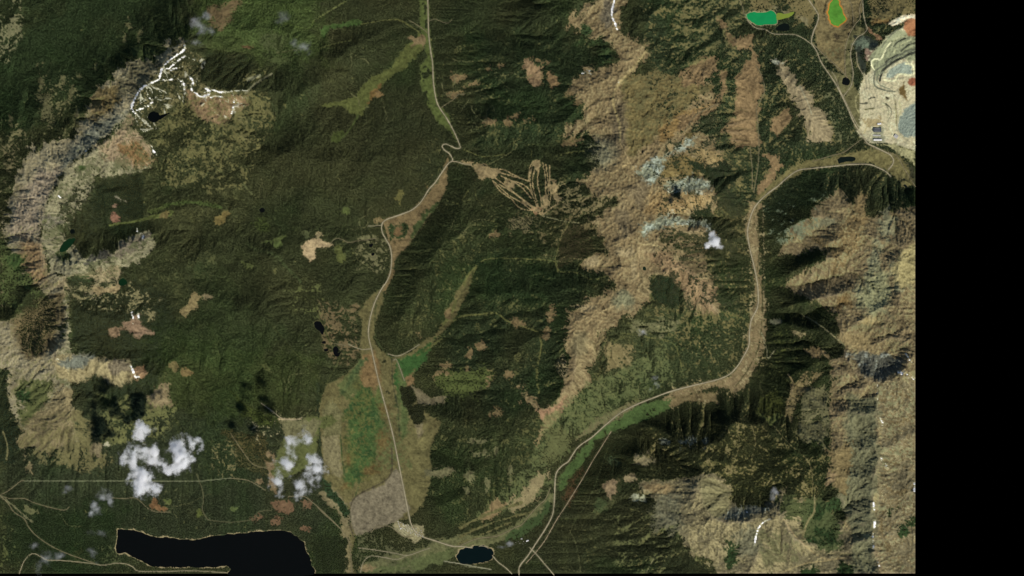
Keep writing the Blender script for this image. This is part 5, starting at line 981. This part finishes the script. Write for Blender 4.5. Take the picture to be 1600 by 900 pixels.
# ------------------------------------------------------------------ clouds
def cloud(name, blobs, z, dens, amp, label, nscale=420.0, group='scattered clouds over the range', thick=0.55, seed=0.0):
    cx = np.mean([b[0] for b in blobs]); cy = np.mean([b[1] for b in blobs])
    m = bpy.data.materials.new('cloud_vapour'); m.use_nodes = True; t = m.node_tree; t.nodes.remove(t.nodes['Principled BSDF'])
    out = t.nodes['Material Output']; pvn = t.nodes.new('ShaderNodeVolumePrincipled'); t.links.new(pvn.outputs[0], out.inputs['Volume'])
    pvn.inputs['Color'].default_value = (1, 1, 1, 1); pvn.inputs['Anisotropy'].default_value = 0.0
    tc = t.nodes.new('ShaderNodeTexCoord')
    def math_(op, a, b):
        n = t.nodes.new('ShaderNodeMath'); n.operation = op
        for i, s in enumerate((a, b)):
            if isinstance(s, (int, float)): n.inputs[i].default_value = s
            elif s is not None: t.links.new(s, n.inputs[i])
        return n.outputs[0]
    acc = None; bm = bmesh.new()
    for (x, y, r, *e) in blobs:
        r = r * (1.12 if name == 'cumulus_cloud' else 1.25)
        ex = e[0] if e else 1.0; zr = r * M * thick; c = ((x - cx) * M, -(y - cy) * M, (e[1] if len(e) > 1 else 0.0) * M)
        v = t.nodes.new('ShaderNodeVectorMath'); v.operation = 'SUBTRACT'; t.links.new(tc.outputs['Object'], v.inputs[0]); v.inputs[1].default_value = c
        s = t.nodes.new('ShaderNodeVectorMath'); s.operation = 'DIVIDE'; t.links.new(v.outputs[0], s.inputs[0]); s.inputs[1].default_value = (r * M * ex, r * M / ex, zr)
        ln = t.nodes.new('ShaderNodeVectorMath'); ln.operation = 'LENGTH'; t.links.new(s.outputs[0], ln.inputs[0])
        f = math_('SUBTRACT', 1.0, ln.outputs['Value']); acc = f if acc is None else math_('MAXIMUM', acc, f)
        geo = bmesh.ops.create_icosphere(bm, subdivisions=3, radius=1.0)
        for q in geo['verts']: q.co = (q.co.x * r * M * ex * 1.4 + c[0], q.co.y * r * M / ex * 1.4 + c[1], q.co.z * zr * 1.4 + c[2])
    nz = t.nodes.new('ShaderNodeTexNoise'); nz.inputs['Scale'].default_value = 1 / nscale; nz.inputs['Detail'].default_value = 8; nz.inputs['Roughness'].default_value = 0.68; nz.inputs['Distortion'].default_value = 0.0
    mp = t.nodes.new('ShaderNodeVectorMath'); mp.operation = 'ADD'; t.links.new(tc.outputs['Object'], mp.inputs[0]); mp.inputs[1].default_value = (seed * 731, seed * 377, 0); t.links.new(mp.outputs[0], nz.inputs['Vector'])
    f = math_('ADD', acc, math_('MULTIPLY', math_('SUBTRACT', nz.outputs['Fac'], 0.55), amp * 1.7))
    f = math_('MINIMUM', math_('MAXIMUM', f, 0.0), 1.0); f = math_('MULTIPLY', f, f)
    t.links.new(math_('MULTIPLY', f, dens * 3.6), pvn.inputs['Density'])
    me = bpy.data.meshes.new(name); bm.to_mesh(me); bm.free()
    o = link(name, me, m); o.location = (wx(cx), wy(cy), z); rm = o.modifiers.new('skin', 'REMESH'); rm.mode = 'VOXEL'; rm.voxel_size = 45
    m.cycles.volume_step_rate = 0.5 if hasattr(m, 'cycles') else 1
    tag(o, label, 'cloud', group); return o
CZ = 2150
cloud('cumulus_cloud', [(222,676,17),(215,712,24,1,4),(240,722,20),(212,735,20),(228,756,20,1,5),(203,702,12),(246,705,14),(238,762,13,1,6)], CZ, 0.016, 3.0, 'tall ragged white cloud, left of the pair above the reservoir', seed=1)
cloud('cumulus_cloud', [(280,712,21,1,7),(276,700,18),(300,694,14),(272,728,15),(292,724,15,1,5),(312,702,9),(262,735,12)], CZ, 0.035, 2.2, 'compact bright white cloud, right of the pair above the reservoir', seed=2)
cloud('cumulus_cloud', [(478,692,19,1,3),(462,708,18),(440,736,18),(432,752,14),(488,718,17),(492,748,17),(452,688,13),(470,762,16),(440,764,14),(462,694,16),(492,732,15),(448,722,15)], CZ, 0.0085, 3.2, 'hollow ring shaped white cloud at the west edge of the green valley', seed=3)
cloud('cumulus_cloud', [(1117,378,11,1,4),(1113,370,9),(1124,386,8),(1106,385,7)], 2500, 0.03, 1.6, 'small round white cloud beside the eastern highway', nscale=200, seed=4)
cloud('thin_cloud', [(160,778,12),(150,792,11),(170,785,9),(143,802,7)], CZ, 0.0045, 2.4, 'faint white puff north west of the reservoir', seed=5)
cloud('thin_cloud', [(112,764,10,1.3),(104,770,6)], CZ, 0.0016, 2.4, 'wispy grey cloud just above the faint puff', seed=6)
cloud('thin_cloud', [(148,868,10),(152,880,7),(150,832,12,1.4)], CZ, 0.0014, 2.4, 'faint streak of cloud west of the reservoir shore', seed=7)
cloud('thin_cloud', [(75,878,14),(92,868,9),(62,886,12),(55,852,8,1.4)], CZ, 0.0014, 2.4, 'broad faint cloud by the bottom left corner', seed=8)
cloud('thin_cloud', [(229,668,10,1.4),(240,670,6)], CZ - 150, 0.004, 2.2, 'small thin cloud above the tall ragged one', seed=9)
cloud('thin_cloud', [(312,40,14),(322,28,10),(305,30,9),(330,48,9),(302,66,9,1.3)], 2300, 0.0022, 2.4, 'thin grey brown cloud over the forest at the top left', seed=10)
cloud('thin_cloud', [(474,72,14),(460,66,9),(484,84,8)], 2300, 0.0014, 2.4, 'smoky wisp beside the bright northern meadow', seed=11)
cloud('thin_cloud', [(446,28,12),(438,34,8)], 2300, 0.0009, 2.2, 'pale smoky patch near the top edge', seed=12)
cloud('thin_cloud', [(1003,518,7,1.3),(1000,522,5)], 2400, 0.004, 1.8, 'tiny streak of cloud east of the bare central ridge', nscale=150, seed=13)
cloud('thin_cloud', [(1023,590,6),(1026,600,6),(1016,608,5)], 2400, 0.003, 1.8, 'tiny faint puff above the eastern highway', nscale=150, seed=14)
cloud('thin_cloud', [(1211,768,9,1,2),(1208,778,6)], 2700, 0.0022, 1.8, 'pale puff over the brown southeastern massif', nscale=200, seed=15)
cloud('thin_cloud', [(796,850,8,1.4),(785,854,6,1.5)], 1900, 0.0015, 2.0, 'low wisp of cloud over the teal lake shore', nscale=150, seed=16)
print('done', round(time.time() - T0, 1))
